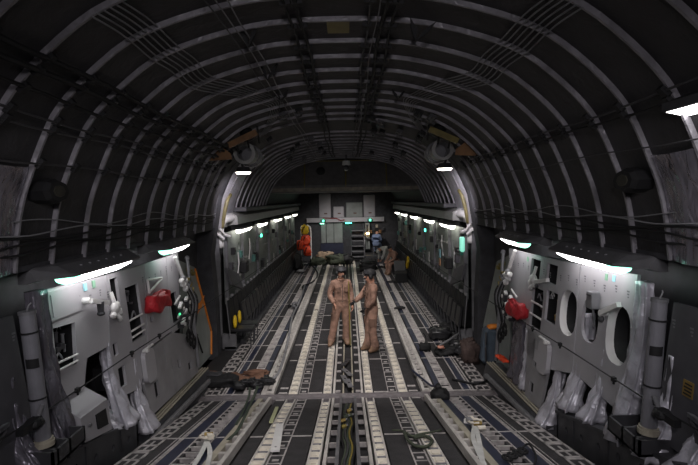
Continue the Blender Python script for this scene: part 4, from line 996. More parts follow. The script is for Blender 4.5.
# loadmaster station
t = thing('crew_station', 'lit crew workstation with desk at the front right', 'workstation', (1.5, YW - .3, 0))
mb = MB(); mb.box(1.05, 1.28, YW - .4, YW, .6, 2.05); mb.build('side_panel', M['panel_far'], t)
mb = MB(); mb.box(1.1, 1.19, YW - .42, YW - .4, 1.5, 1.95); mb.build('dark_window', M['black'], t)
mb = MB(); mb.box(1.05, 2.1, YW - .6, YW, 1.16, 1.22); mb.build('desk_top', M['dgrey'], t)
mb = MB(); mb.ball((1.16, YW - .65, 1.48), (.10, .05, .06)); mb.build('desk_lamp', M['warm_glow'], t)
for k in range(5):
    mb = MB(); mb.obox((1.35 + .17 * k, YW - .15, 1.55 + .15 * (k % 3)), (.13, .1, .16)); mb.cyl((1.35 + .17 * k, YW - .2, 1.55 + .15 * (k % 3)), (1.35 + .17 * k, YW - .22, 1.55 + .15 * (k % 3)), .03, seg=8); mb.build('instrument', [M['fairing'], M['dgrey'], M['beige']][k % 3], t)
mb = MB(); mb.box(.98, 2.2, 27.3, YW, 0, .40); mb.build('step_plinth', M['dgrey'], t)

# ================================================================== PEOPLE
def skinned(verts, edges, radii, root=0, sub=1):
    me = bpy.data.meshes.new('tmp'); me.from_pydata([tuple(v) for v in verts], edges, [])
    ob = bpy.data.objects.new('tmp', me); COL.objects.link(ob)
    md = ob.modifiers.new('skin', 'SKIN'); md.use_smooth_shade = True
    sv = me.skin_vertices[0].data
    for i, r in enumerate(radii): sv[i].radius = r if isinstance(r, tuple) else (r, r); sv[i].use_root = (i == root)
    if sub: s2 = ob.modifiers.new('sub', 'SUBSURF'); s2.levels = sub; s2.render_levels = sub
    bpy.context.view_layer.update(); dg = bpy.context.evaluated_depsgraph_get()
    out = bpy.data.meshes.new_from_object(ob.evaluated_get(dg)); bpy.data.objects.remove(ob); return out
def V3(*a): return Vector(a)
def hand_graph(w, d, side_v, curl=.5, sc=1.0):
    """palm, four unequal fingers and a thumb; w wrist, d direction of hand, side_v thumb side"""
    d = d.normalized(); side_v = (side_v - d * side_v.dot(d)).normalized(); nrm = d.cross(side_v).normalized()
    vs = [w, w + d * .045 * sc, w + d * .085 * sc]; ed = [(0, 1), (1, 2)]; rr = [(.026, .022), (.034, .018), (.034, .016)]
    for k, (off, ln) in enumerate(((.030, .075), (.010, .085), (-.010, .078), (-.029, .06))):
        p = w + d * .088 * sc + side_v * off; i0 = len(vs)
        a1 = curl * .5; q1 = p + (d * math.cos(a1) + nrm * math.sin(a1)) * ln * .45 * sc; a2 = curl * 1.5; q2 = q1 + (d * math.cos(a2) + nrm * math.sin(a2)) * ln * .35 * sc
        a3 = curl * 2.2; q3 = q2 + (d * math.cos(a3) + nrm * math.sin(a3)) * ln * .25 * sc
        vs += [p, q1, q2, q3]; ed += [(2, i0), (i0, i0 + 1), (i0 + 1, i0 + 2), (i0 + 2, i0 + 3)]; rr += [.010, .0095, .009, .007]
    i0 = len(vs); p = w + d * .03 * sc + side_v * .03; q1 = p + (d * .7 + side_v * .6 + nrm * .25) * .035; q2 = q1 + (d * .9 + side_v * .1 + nrm * .4) * .032
    vs += [p, q1, q2]; ed += [(1, i0), (i0, i0 + 1), (i0 + 1, i0 + 2)]; rr += [.013, .011, .009]
    return vs, ed, rr
def person(label, loc, rotz, J, suit, skin_m, hand_m, boot_m, hair=None, helmet=None, headdir=0.0, headtilt=0.0, leglen=True, group=None, vest=None):
    t = thing('person', label, 'person', loc, group)
    N = ['pelvis', 'waist', 'chest', 'upchest', 'neck', 'head0', 'head1', 'head2', 'shL', 'elL', 'wrL', 'shR', 'elR', 'wrR', 'hipL', 'knL', 'anL', 'toL', 'hipR', 'knR', 'anR', 'toR', 'heL', 'heR']
    E = [('pelvis', 'waist'), ('waist', 'chest'), ('chest', 'upchest'), ('upchest', 'neck'), ('neck', 'head0'), ('head0', 'head1'), ('head1', 'head2'), ('upchest', 'shL'), ('shL', 'elL'), ('elL', 'wrL'), ('upchest', 'shR'), ('shR', 'elR'), ('elR', 'wrR'),
         ('pelvis', 'hipL'), ('hipL', 'knL'), ('knL', 'anL'), ('anL', 'toL'), ('pelvis', 'hipR'), ('hipR', 'knR'), ('knR', 'anR'), ('anR', 'toR'), ('anL', 'heL'), ('anR', 'heR')]
    RD = dict(pelvis=(.175, .138), waist=(.178, .145), chest=(.18, .142), upchest=(.145, .112), neck=(.058, .06), head0=(.068, .078), head1=(.080, .098), head2=(.060, .075), shL=.09, shR=.09, elL=.072, elR=.072, wrL=.056, wrR=.056,
              hipL=.125, hipR=.125, knL=.1, knR=.1, anL=.082, anR=.082, toL=(.045, .035), toR=(.045, .035), heL=(.045, .045), heR=(.045, .045))
    J = {k: Vector(v) for k, v in J.items()}
    for q in 'LR':
        a, to = J['an' + q], J['to' + q]; d = Vector((to.x - a.x, to.y - a.y, 0)).normalized(); J['he' + q] = Vector((a.x, a.y, a.z - .05)) - d * .055
    idx = {n: i for i, n in enumerate(N)}
    me = skinned([J[n] for n in N], [(idx[a], idx[b]) for a, b in E], [RD[n] for n in N])
    # second pass: hands with five fingers, joined in
    bm = bmesh.new(); bm.from_mesh(me); nb = len(bm.faces)
    segs = [(J[a], J[b], (1 if a in ('neck', 'head0', 'head1') else 3 if a[:2] in ('an',) else 0)) for a, b in E]
    def region(c):
        best = None
        for a, b, r in segs:
            ab = b - a; f = max(0, min(1, (c - a).dot(ab) / max(ab.length_squared, 1e-9))); dd = (c - a - ab * f).length
            if best is None or dd < best[0]: best = (dd, r)
        return best[1]
    for f in bm.faces: f.material_index = region(f.calc_center_median()); f.smooth = True
    for q in 'LR':
        w = J['wr' + q]; d = w - J['el' + q]; side = J.get('thumb' + q, Vector((0, -1, 0)))
        vs, ed, rr = hand_graph(w - d.normalized() * .01, d, side, J.get('curl' + q, V3(.5, 0, 0)).x)
        hm = skinned(vs, ed, rr, 0, 1); b2 = bmesh.new(); b2.from_mesh(hm)
        for f in b2.faces: f.material_index = 2; f.smooth = True
        tmp = bpy.data.meshes.new('h'); b2.to_mesh(tmp); bm.from_mesh(tmp); b2.free()
    # face: nose, eyes, mouth, ears, turned with the head
    hc = J['head1']; up = (J['head2'] - J['head0']).normalized(); rz = Matrix.Rotation(headdir, 3, 'Z'); fwd = rz @ Vector((0, -1, 0)); fwd = (fwd - up * fwd.dot(up)).normalized(); rt = fwd.cross(up)
    Rf = Matrix((rt, -fwd, up)).transposed()
    mb = MB(); mb.bm.free(); mb.bm = bm
    mb.ball(hc + fwd * .103 - up * .03, (.013, .02, .024), 8, Rf, 1); mb.ball(hc + fwd * .112 - up * .042, (.016, .014, .012), 8, Rf, 1)
    for k in (-1, 1):
        mb.ball(hc + fwd * .090 + rt * .031 * k + up * .0, (.013, .008, .007), 8, Rf, 4)
        mb.ball(hc + rt * .083 * k - up * .02, (.012, .022, .032), 8, Rf, 1)
    mb.ball(hc + fwd * .088 - up * .068, (.024, .008, .006), 8, Rf, 5)
    mb.ball(hc + fwd * .075 - up * .095, (.028, .022, .022), 8, Rf, 1)
    o = mb.build('body', [suit, skin_m, hand_m, boot_m, M['black'], M['skind']], None); o.parent = t
    if helmet:
        mb = MB(); rings = []
        for j in range(8):
            ph = math.pi * .58 * j / 7
            r_ = max(math.sin(ph), .05)
            rings.append([hc + up * (.035 + .115 * math.cos(ph)) + rt * .118 * r_ * math.cos(a) + fwd * (.135 * r_ * math.sin(a) - .01) for a in [2 * math.pi * k / 16 for k in range(16)]])
        mb.loft(rings, True); h = mb.build('helmet', helmet, None, smooth=True); h.parent = t
        for k in (-1, 1):
            mb = MB(); mb.ball(hc + rt * .108 * k - up * .02, (.032, .05, .058), 10, Rf); e = mb.build('ear_cup', helmet, None, smooth=True); e.parent = h
        mb = MB(); mb.loft([[hc + up * z + fwd * (.12 + dd) * math.cos(a) + rt * (.112 + dd) * math.sin(a) for a in [(-1.0 + 2.0 * k / 8) for k in range(9)]] + [hc + up * z + fwd * (.105 + dd) * math.cos(a) + rt * (.10 + dd) * math.sin(a) for a in [(1.0 - 2.0 * k / 8) for k in range(9)]] for z, dd in ((.045, .018), (.115, .01))]); e = mb.build('goggles', M['dgrey'], None); e.parent = h
        mb = MB(); mb.tube(curve_pts([hc + rt * .115 - up * .05, hc + rt * .09 + fwd * .09 - up * .075, hc + rt * .02 + fwd * .125 - up * .075], 4), .008, 5); mb.ball(hc + rt * .02 + fwd * .125 - up * .075, .017); e = mb.build('microphone', M['black'], None); e.parent = h
    if hair:
        mb = MB(); rings = []
        for j in range(7):
            ph = math.pi * .52 * j / 6; r_ = max(math.sin(ph), .05)
            rings.append([hc + up * (.02 + .105 * math.cos(ph)) + rt * .094 * r_ * math.cos(a) + fwd * (.108 * r_ * math.sin(a) - .018) for a in [2 * math.pi * k / 14 for k in range(14)]])
        mb.loft(rings, True); h = mb.build('hair', hair, None, smooth=True); h.parent = t
    if vest:
        for nm, f_ in vest:
            mb = f_(J); e = mb.build(nm[0], nm[1], None); e.parent = t
    t.rotation_euler.z = rotz
    return t
STAND = dict(pelvis=(0, 0, .97), waist=(0, -.01, 1.10), chest=(0, 0, 1.29), upchest=(0, .01, 1.43), neck=(0, 0, 1.535), head0=(0, -.015, 1.60), head1=(0, -.02, 1.69), head2=(0, -.01, 1.765),
             shL=(.175, .01, 1.44), elL=(.235, .03, 1.17), wrL=(.22, -.06, .94), shR=(-.175, .01, 1.44), elR=(-.235, .03, 1.17), wrR=(-.22, -.06, .94),
             hipL=(.095, 0, .90), knL=(.11, -.02, .50), anL=(.12, .02, .095), toL=(.15, -.15, .045), hipR=(-.095, 0, .90), knR=(-.12, -.02, .50), anR=(-.14, .02, .095), toR=(-.18, -.15, .045))
def chest_pocket(k): return lambda J: MB().obox((.085 * k, -.138, 1.31), (.10, .022, .10), Matrix.Rotation(.25 * k, 3, 'Y'))
def thigh_pocket(k): return lambda J: MB().obox(tuple(J['hipL' if k > 0 else 'hipR'].lerp(J['knL' if k > 0 else 'knR'], .55) + Vector((.085 * k, -.03, 0))), (.03, .13, .17))
def collar(J):
    mb = MB(); c = J['neck'] + Vector((0, .005, -.035)); rings = []
    for r_, z in ((.095, -.03), (.088, .02), (.078, .02), (.08, -.03)): rings.append([c + Vector((r_ * math.cos(a), r_ * 1.05 * math.sin(a), z)) for a in [2 * math.pi * k / 16 for k in range(16)]])
    mb.loft(rings, False); return mb
def belt(J):
    mb = MB(); c = (J['pelvis'] + J['waist']) / 2 + Vector((0, 0, .03)); mb.loft([[c + Vector((rx * math.cos(a), ry * math.sin(a), z)) for a in [2 * math.pi * k / 20 for k in range(20)]] for rx, ry, z in ((.178, .140, -.02), (.182, .144, 0), (.178, .140, .02))]); return mb
def cuff(q): return lambda J: MB().cyl(J['an' + q] + Vector((0, 0, .05)), J['an' + q].lerp(J['kn' + q], .35), .086, .088, 14)
def zipper(J): return MB().box(-.006, .006, -.146, -.118, 1.02, 1.44)
J1 = dict(STAND); J1.update(anR=(-.26, -.03, .095), toR=(-.34, -.18, .045), knR=(-.185, -.04, .50), anL=(.10, .02, .095), toL=(.11, -.16, .045), elR=(-.27, .03, 1.18), wrR=(-.20, -.16, 1.0), elL=(.245, .02, 1.17), wrL=(.235, -.10, .93))
VS = [(('pocket', M['suitd']), chest_pocket(-1)), (('pocket', M['suitd']), chest_pocket(1)), (('pocket', M['suitd']), thigh_pocket(-1)), (('pocket', M['suitd']), thigh_pocket(1)), (('zipper', M['dbrown']), zipper), (('collar', M['suitd']), collar), (('belt', M['suitd']), belt), (('trouser_cuff', M['suit']), cuff('L')), (('trouser_cuff', M['suit']), cuff('R'))]
person('person in tan flight suit and dark helmet facing the camera on the centre rails', (-.13, 12.05, 0), R(14), J1, M['suit'], M['skin'], M['skin'], M['bootm'], helmet=M['black'], headdir=R(16), vest=VS, group='standing crew members')
J2 = dict(STAND); J2.update(elL=(.24, -.03, 1.18), wrL=(.20, -.19, 1.02), elR=(-.23, -.14, 1.22), wrR=(-.10, -.34, 1.12), anL=(.11, .05, .095), toL=(.12, -.12, .045), anR=(-.11, -.06, .095), toR=(-.12, -.23, .045), thumbR=(0, 0, 1))
person('person in tan flight suit with black gloves and dark helmet, standing in profile', (.53, 11.45, 0), R(-74), J2, M['suit'], M['skin'], M['black'], M['bootm'], helmet=M['black'], headdir=R(-6), vest=VS, group='standing crew members')
# seated worker on the right, leaning forward
SIT = dict(pelvis=(0, 0, .56), waist=(0, -.05, .69), chest=(0, -.16, .85), upchest=(0, -.22, .97), neck=(0, -.28, 1.05), head0=(0, -.33, 1.10), head1=(0, -.38, 1.18), head2=(0, -.39, 1.25),
           shL=(.175, -.21, .98), elL=(.24, -.28, .73), wrL=(.14, -.47, .62), shR=(-.175, -.21, .98), elR=(-.24, -.28, .73), wrR=(-.14, -.47, .62),
           hipL=(.10, -.05, .55), knL=(.15, -.46, .53), anL=(.15, -.50, .095), toL=(.16, -.67, .045), hipR=(-.10, -.05, .55), knR=(-.15, -.46, .53), anR=(-.15, -.40, .095), toR=(-.16, -.57, .045))
pS = at(404, 272, 2, 0.3); 
person('person in tan suit sitting hunched on a black case by the right wall', (2.22, 23.4, 0), R(-62), SIT, M['suit'], M['skin'], M['skin'], M['bootm'], hair=M['black'])
BEND = dict(pelvis=(0, .1, .88), waist=(0, -.02, .96), chest=(0, -.22, 1.0), upchest=(0, -.36, .98), neck=(0, -.45, .95), head0=(0, -.50, .92), head1=(0, -.58, .90), head2=(0, -.64, .89),
            shL=(.175, -.36, .96), elL=(.2, -.40, .70), wrL=(.12, -.48, .48), shR=(-.175, -.36, .96), elR=(-.2, -.40, .70), wrR=(-.12, -.48, .48),
            hipL=(.10, .08, .82), knL=(.12, -.02, .46), anL=(.12, .08, .095), toL=(.13, -.08, .045), hipR=(-.10, .08, .82), knR=(-.12, -.02, .46), anR=(-.12, .08, .095), toR=(-.13, -.08, .045))
person('person in pale shirt bending over gear behind the seated one', (2.0, 25.4, 0), R(-60), BEND, M['shirt'], M['skin'], M['skin'], M['black'], hair=M['shirt'])
person('person in blue shirt seated with back turned at the lit front workstation', (1.55, 28.2, .40), R(165), SIT | dict(), M['blue'], M['skin'], M['skin'], M['black'], hair=M['black'])
t = thing('stool', 'dark low stool under the person at the front workstation', 'stool', (1.55, 28.2, .40))
mb = MB(); mb.cyl((1.55, 28.2, .82), (1.55, 28.2, .87), .17, seg=14); mb.build('seat', M['black'], t)
for k in range(4):
    a = k * math.pi / 2 + .7; mb = MB(); mb.cyl((1.55 + .1 * math.cos(a), 28.2 + .1 * math.sin(a), .82), (1.55 + .18 * math.cos(a), 28.2 + .18 * math.sin(a), .4), .015, seg=6); mb.build('leg', M['mgrey'], t)

# ================================================================== LOOSE GEAR
def lump(c, rad, m, name, parent=None, jit=.25, rot=None, seg=14):
    """soft crumpled bundle: a rounded block pushed in and out by noise, with a flattened underside"""
    from mathutils import noise
    c = Vector(c); rad = Vector(rad) if isinstance(rad, (list, tuple)) else Vector((rad,) * 3); mb = MB(); rings = []; n = 22; off = Vector((random.uniform(-9, 9), random.uniform(-9, 9), random.uniform(-9, 9)))
    for j in range(1, 14):
        ph = math.pi * j / 14; ring = []
        for k in range(n):
            a = 2 * math.pi * k / n; d = Vector((math.sin(ph) * math.cos(a), math.sin(ph) * math.sin(a), -math.cos(ph)))
            e = Vector([abs(q) ** .72 * (1 if q > 0 else -1) for q in d])
            w = 1 + jit * (1.5 * noise.noise(d * 1.6 + off) + .9 * noise.noise(d * 4 + off) + .35 * math.sin(9 * d.x + 7 * d.z + off.x))
            p = Vector((e.x * rad.x * w, e.y * rad.y * w, max(e.z * w, -1.0) * rad.z)); ring.append(c + p)
        rings.append(ring)
    mb.loft(rings); return mb.build(name, m, parent, smooth=True)
# case under the seated person
t = thing('low_box', 'black box the hunched person sits on by the right wall', 'box', (2.25, 23.5, 0))
mb = MB(); mb.box(2.02, 2.42, 23.1, 23.75, 0.01, .43); mb.build('box_body', M['black'], t, bevel=.03)
mb = MB(); mb.box(2.02, 2.42, 23.1, 23.75, .435, .455); mb.build('box_lid', M['dgrey'], t)
t = thing('black_case', 'open black case standing just before the hunched person, right wall', 'case', (2.2, 21.3, 0))
mb = MB(); mb.box(1.95, 2.4, 20.9, 21.7, 0.01, .40); mb.build('case_body', M['black'], t, bevel=.03)
mb = MB(); mb.hexa([(1.95, 21.68, .40), (2.4, 21.68, .40), (2.4, 21.72, .40), (1.95, 21.72, .40), (1.95, 21.88, .78), (2.4, 21.88, .78), (2.4, 21.92, .78), (1.95, 21.92, .78)]); mb.build('case_lid', M['dgrey'], t)
mb = MB(); mb.tube(curve_pts([(1.94, 21.2, .25), (1.90, 21.3, .27), (1.94, 21.4, .25)], 4), .014, 6); mb.build('handle', M['mgrey'], t)
t = thing('yellow_straps', 'yellow webbing bundle hanging on a right wall seat behind the black case', 'strap', (2.5, 21.5, .5))
for k in range(3): lump((2.47, 21.3 + .18 * k, .86 - .13 * k), (.05, .09, .13), M['yellow'], 'loop', t)
# left gear cart: yellow and red packs
t = thing('gear_rack', 'white tubular rack holding stacked packs by the far left wall', 'rack', (-2.1, 27.4, 0))
for x in (-2.36, -1.86):
    mb = MB(); mb.tube(curve_pts([(x, 27.55, 0), (x, 27.55, 1.75), (x + .08, 27.55, 2.0), (x + .2, 27.55, 2.06)] if x < -2 else [(x - .2, 27.55, 2.06), (x - .08, 27.55, 2.0), (x, 27.55, 1.75), (x, 27.55, 0)], 4), .04, 8); mb.build('post', M['white'], t, smooth=True)
for z in (.16, .48):
    mb = MB(); mb.box(-2.36, -1.86, 27.0, 27.6, z, z + .04); mb.build('shelf', M['dgrey'], t)
for c, r, m, n in (((-2.13, 27.2, 1.84), (.20, .17, .24), M['yellow'], 'round yellow pack at the top of the far left stack'), ((-2.10, 27.15, 1.30), (.24, .18, .27), M['redor'], 'orange red pack in the middle of the far left stack'), ((-2.02, 27.1, .77), (.20, .18, .25), M['redor'], 'orange red pack at the bottom right of the far left stack'), ((-2.36, 26.85, 1.08), (.17, .16, .25), M['redor'], 'orange red pack leaning at the left of the far left stack')):
    t = thing('gear_pack', n, 'pack', c, 'stacked packs by the far left wall'); lump(c, r, m, 'pack_body', t, .22)
    mb = MB(); mb.tube(curve_pts([Vector(c) + Vector((-r[0] * .5, -r[1] * 1.02, -.1)), Vector(c) + Vector((-r[0] * .4, -r[1] * 1.08, .05)), Vector(c) + Vector((0, -r[1] * .95, r[2] * .8))], 3), .025, 6); mb.build('strap', M['black'], t)
t = thing('dark_pack', 'black backpack leaning on the seats left of the orange packs', 'pack', (-2.35, 24.9, 0)); lump((-2.3, 24.9, .42), (.2, .28, .42), M['black'], 'pack_body', t); lump((-2.15, 24.5, .1), (.18, .14, .06), M['wire'], 'folded_sheet', t)
# duffels before the front locker
for c, r, m, lab in (((-1.15, 27.6, .42), (.42, .3, .24), M['tancloth'], 'tan duffel bag on top of the pile before the front locker'), ((-1.5, 27.2, .2), (.4, .35, .22), M['olive'], 'olive duffel bag at the left end of the front pile'), ((-.6, 27.4, .25), (.5, .35, .27), M['olive'], 'large olive duffel bag in the middle of the front pile'), ((-.05, 27.5, .25), (.38, .3, .26), M['black'], 'black duffel bag at the right end of the front pile'), ((1.0, 24.6, .2), (.42, .3, .22), M['black'], 'black gear bag on the floor before the bending person'), ((1.1, 26.8, .16), (.4, .3, .18), M['black'], 'flat black bag near the foot of the front stairs')):
    t = thing('duffel_bag', lab, 'bag', (c[0], c[1], 0), 'gear bags at the front'); lump(c, r, m, 'bag_body', t)
    mb = MB(); mb.tube(curve_pts([Vector(c) + Vector((-r[0] * .4, -r[1] * .6, r[2] * .85)), Vector(c) + Vector((0, -r[1] * .5, r[2] * 1.15)), Vector(c) + Vector((r[0] * .4, -r[1] * .6, r[2] * .85))], 4), .02, 6); mb.build('handle', M['black'], t)
# small black items on right far floor
for i, (u, v) in enumerate(((382, 267), (390, 282), (400, 308))):
    p = at(u, v, 2, 0.03); t = thing('chain_pile', '%s small black chain pile on the right lane of the far floor' % ['farthest', 'middle', 'nearest'][i], 'chain', (p.x, p.y, 0), 'small black piles')
    for k in range(6):
        mb = MB(); c = p + Vector((random.uniform(-.15, .15), random.uniform(-.15, .15), .02)); mb.tube([c + Vector((.07 * math.cos(a), .05 * math.sin(a), .012 * math.sin(a * 2))) for a in [2 * math.pi * q / 10 for q in range(11)]], .02, 6); mb.build('link', M['black'], t)
# hoses on the left far floor
cable('hose', [at(u, v, 2, .04) for u, v in ((308, 262), (316, 270), (317, 277), (311, 283), (303, 286), (304, 290))], .035, 'black hose snaking on the left lane of the far floor', M['black'], 'hose')
cable('white_rope', [at(u, v, 2, .06) for u, v in ((305, 285), (300, 300), (293, 315), (290, 330), (287, 345), (280, 370), (272, 380))], .03, 'pale long strap lying along the left cargo rail', M['wire'], 'strap')
p = at(292, 306, 2, .06); t = thing('gear_bundle', 'small dark tangle of fittings on the left cargo rail', 'gear', (p.x, p.y, 0))
for k in range(5): lump(p + Vector((random.uniform(-.12, .12), random.uniform(-.3, .3), .03)), (.06, .09, .05), M['black'] if k % 2 else M['mgrey'], 'fitting', t)
# jacket heap on left floor
p = at(236, 378, 2, .05); t = thing('brown_jacket', 'brown jacket spread on the floor by the hinge, left side', 'jacket', (p.x, p.y, 0))
mb = MB(); n = 12; Vv = []
for i in range(n):
    row = []
    for j in range(6):
        x = -.62 + 1.15 * i / (n - 1); y = -.16 + .36 * j / 5 + .1 * math.sin(i * .6); z = .03 + .08 * math.sin(math.pi * j / 5) * (1 + .6 * math.sin(i * 1.3)) + random.uniform(0, .03)
        row.append(mb.bm.verts.new((p.x + x, p.y + y, z)))
    Vv.append(row)
for a, b in zip(Vv, Vv[1:]):
    for j in range(5): mb.bm.faces.new((a[j], a[j + 1], b[j + 1], b[j]))
mb.build('jacket_cloth', M['brown'], t, smooth=True); lump(p + Vector((.35, .12, .06)), (.25, .06, .05), M['brown'], 'sleeve', t)
q = at(218, 381, 2, .08); t = thing('dark_jacket', 'dark rolled clothing at the left end of the brown jacket', 'clothing', (q.x, q.y, 0)); lump(q, (.34, .17, .1), M['black'], 'roll', t); lump(q + Vector((-.1, .05, .08)), (.18, .12, .06), M['dgrey'], 'fold', t)
q = at(254, 384, 2, .08); t = thing('harness_pile', 'black harness tangle at the right end of the brown jacket', 'harness', (q.x, q.y, 0))
for k in range(7): lump(q + Vector((random.uniform(-.28, .22), random.uniform(-.1, .12), random.uniform(-.03, .05))), (random.uniform(.06, .14), .09, .06), M['blackg'], 'pouch', t)
for k in range(4):
    mb = MB(); c = q + Vector((random.uniform(-.3, .2), random.uniform(-.1, .1), .08)); mb.tube(curve_pts([c, c + Vector((.1, -.1, .03)), c + Vector((.2, .05, -.03))], 4), .012, 5); mb.build('strap', M['dgrey'], t)
# gear pile on the right
q = at(450, 345, 2, .1); t = thing('gear_pile', 'heap of black harness gear on the right floor beyond the hinge', 'gear', (q.x, q.y, 0))
for k, (u, v, rx, rz) in enumerate(((440, 334, .26, .14), (450, 328, .24, .13), (456, 346, .34, .12), (446, 350, .2, .10), (466, 350, .28, .12), (436, 331, .15, .1), (460, 338, .2, .1))):
    c = at(u, v, 2, rz * .9); lump(c, (rx, .2, rz), M['black'] if k % 2 else M['blackg'], 'bundle', t)
mb = MB(); mb.tube(curve_pts([at(440, 345, 2, .25), at(449, 340, 2, .28), at(455, 336, 2, .26), at(462, 331, 2, .2)], 4), .022, 6); mb.build('grey_strap', M['wire'], t)
c = at(441, 347, 2, .2); lump(c, (.07, .05, .03), mat('pinkish', (.55, .25, .18), .6, var=.1), 'pink_tag', t)
c = at(425, 347, 2, .08); t = thing('small_pouch', 'small black pouch left of the black gear heap', 'pouch', (c.x, c.y, 0)); lump(c, (.13, .1, .1), M['black'], 'pouch_body', t); mb = MB(); mb.tube(curve_pts([c + Vector((0, 0, .08)), c + Vector((.02, 0, .22)), c + Vector((-.03, .05, .3))], 4), .012, 5); mb.build('strap', M['black'], t)
c = at(470, 352, 2, .2); t = thing('brown_bag', 'dark brown soft bag leaning beside the blue grey pack', 'bag', (c.x, c.y, 0)); lump(c, (.19, .16, .26), M['dbrown'], 'bag_body', t); lump(c + Vector((0, 0, .24)), (.07, .07, .05), M['dbrown'], 'bag_neck', t)
c = at(489, 345, 2, .38); t = thing('blue_pack', 'blue grey upright pack with yellow catch against the right door frame', 'pack', (c.x, c.y, 0))
mb = MB(); mb.obox(c, (.30, .30, .72), Matrix.Rotation(.12, 3, 'Y')); mb.build('pack_body', M['blueg'], t, bevel=.06)
lump(c + Vector((.1, -.05, .38)), (.14, .07, .05), M['orange'], 'yellow_catch', t)
mb = MB(); mb.tube(curve_pts([c + Vector((-.1, -.16, .3)), c + Vector((-.12, -.2, 0)), c + Vector((-.1, -.16, -.3))], 4), .02, 6); mb.build('strap', M['dgrey'], t)
c = at(505, 362, 0, 2.62); t = thing('orange_tape', 'small orange red tape bundle on the right beige strips', 'tape', c)
for k in range(3): lump(c + Vector((-.02 * k, .1 * k, .03)), (.05, .09, .03), M['redor'], 'loop', t)
# bag sitting on the hinge
c = at(440, 396, 2, .09); t = thing('black_bag', 'small black drawstring bag sitting on the hinge strip, right of centre', 'bag', (c.x, c.y, .0))
lump(c, (.15, .15, .13), M['black'], 'bag_body', t, .15); lump(c + Vector((-.02, .02, .13)), (.05, .05, .06), M['black'], 'bag_neck', t)
mb = MB(); mb.tube(curve_pts([c + Vector((-.02, .02, .16)), c + Vector((-.06, .2, .1)), c + Vector((-.10, .5, .02)), c + Vector((-.3, 1.3, .02))], 5), .02, 6); mb.build('strap', M['navy'], t)
# black hose loop on right floor
cable('black_hose', [at(u, v, 2, .04) for u, v in ((452, 379), (462, 381), (470, 383), (480, 383), (490, 378), (493, 368))], .022, 'black hose looping on the right floor just beyond the hinge', M['black'], 'hose')
# plates in the centre slot
for i, (u, v, r, lx) in enumerate(((346, 362, .25, .22), (347, 372, -.35, .25), (345, 379, -.2, .24), (349, 383, -.15, .26))):
    c = at(u, v, 2, .045 + .012 * i); t = thing('metal_plate', '%s grey metal plate lying across the centre slot, counting from the crew' % ORD[i], 'plate', c, 'loose grey plates in the centre slot')
    mb = MB(); mb.obox(c, (.09, .42, .014), Matrix.Rotation(-r, 3, 'Z')); mb.build('plate_bar', M['mgrey'] if i else M['dgrey'], t)
    mb = MB(); mb.cyl(c + Vector((0, 0, .006)), c + Vector((0, 0, .012)), .02, seg=8); mb.build('bolt_hole', M['black'], t)
# board on the left ramp tray
A_, B_ = at_ramp(280, 425, .03), at_ramp(275, 452, .03); d = B_ - A_
t = thing('white_board', 'pale flat board lying against the outer left roller tray of the ramp', 'board', (A_ + B_) / 2)
mb = MB(); up = Vector((0, T10, 1)).normalized(); w = d.normalized().cross(up) * .05
mb.hexa([A_ - w, A_ + w, B_ + w, B_ - w, A_ - w + up * .02, A_ + w + up * .02, B_ + w + up * .02, B_ - w + up * .02]); mb.build('board_sheet', M['white'], t)
mb = MB(); mb.cyl(A_ + up * .02, A_ + up * .026, .012, seg=8); mb.cyl(B_ + up * .02 - d * .1, B_ + up * .026 - d * .1, .012, seg=8); mb.build('rivet', M['ink'], t)
t = thing('green_card', 'pale green plate on the outer left ramp tray near the hinge', 'plate', at_ramp(274, 414, .03))
A_, B_ = at_ramp(277, 408, .03), at_ramp(271, 423, .03); d = B_ - A_; w = d.normalized().cross(up) * .025
mb = MB(); mb.hexa([A_ - w, A_ + w, B_ + w, B_ - w, A_ - w + up * .02, A_ + w + up * .02, B_ + w + up * .02, B_ - w + up * .02]); mb.build('plate_sheet', mat('pale_green', (.42, .44, .25), .5, var=.1), t)
# ratchet straps on the ramp
def ratchet(px, tails, label):
    c = at_ramp(*px, .06); t = thing('ratchet_strap', label, 'strap', c, 'tie-down straps on the ramp')
    for k in range(6):
        q = c + Vector((random.uniform(-.07, .07), random.uniform(-.14, .14), random.uniform(0, .07))); mb = MB()
        if k % 2: mb.cyl(q + Vector((-.05, 0, 0)), q + Vector((.05, .01, 0)), .03, seg=8)
        else: mb.obox(q, (.06, .1, .05), Matrix.Rotation(random.random(), 3, 'Z'))
        mb.build('buckle', [M['white'], M['cream'], M['gold'] if k > 3 else M['wire']][k % 3], t)
    mb = MB(); mb.tube([c + Vector((.08 * math.cos(a), .06 * math.sin(a), .05)) for a in [2 * math.pi * q / 10 for q in range(11)]], .016, 6); mb.build('hook', M['cream'], t)
    for k, tl in enumerate(tails):
        P = curve_pts([c] + [at_ramp(u, v, .05 - .02 * min(i, 1)) for i, (u, v) in enumerate(tl)], 5); mb = MB(); rings = []
        for i, p in enumerate(P):
            d = (P[min(i + 1, len(P) - 1)] - P[max(i - 1, 0)]).normalized(); w = d.cross(Vector((0, 0, 1))).normalized() * .026
            rings.append([p - w, p + w, p + w + Vector((0, 0, .006)), p - w + Vector((0, 0, .006))])
        mb.loft(rings); mb.build('webbing', M['shirt'] if k < 2 else M['green'], t)
ratchet((207, 440), [[(203, 450), (195, 464), (185, 480)], [(210, 452), (208, 464), (204, 480)]], 'white ratchet strap with brassy hook on the left half of the ramp')
ratchet((475, 425), [[(473, 438), (480, 456), (492, 480)], [(478, 436), (481, 452), (484, 475)]], 'white ratchet strap with two tails on the right half of the ramp')
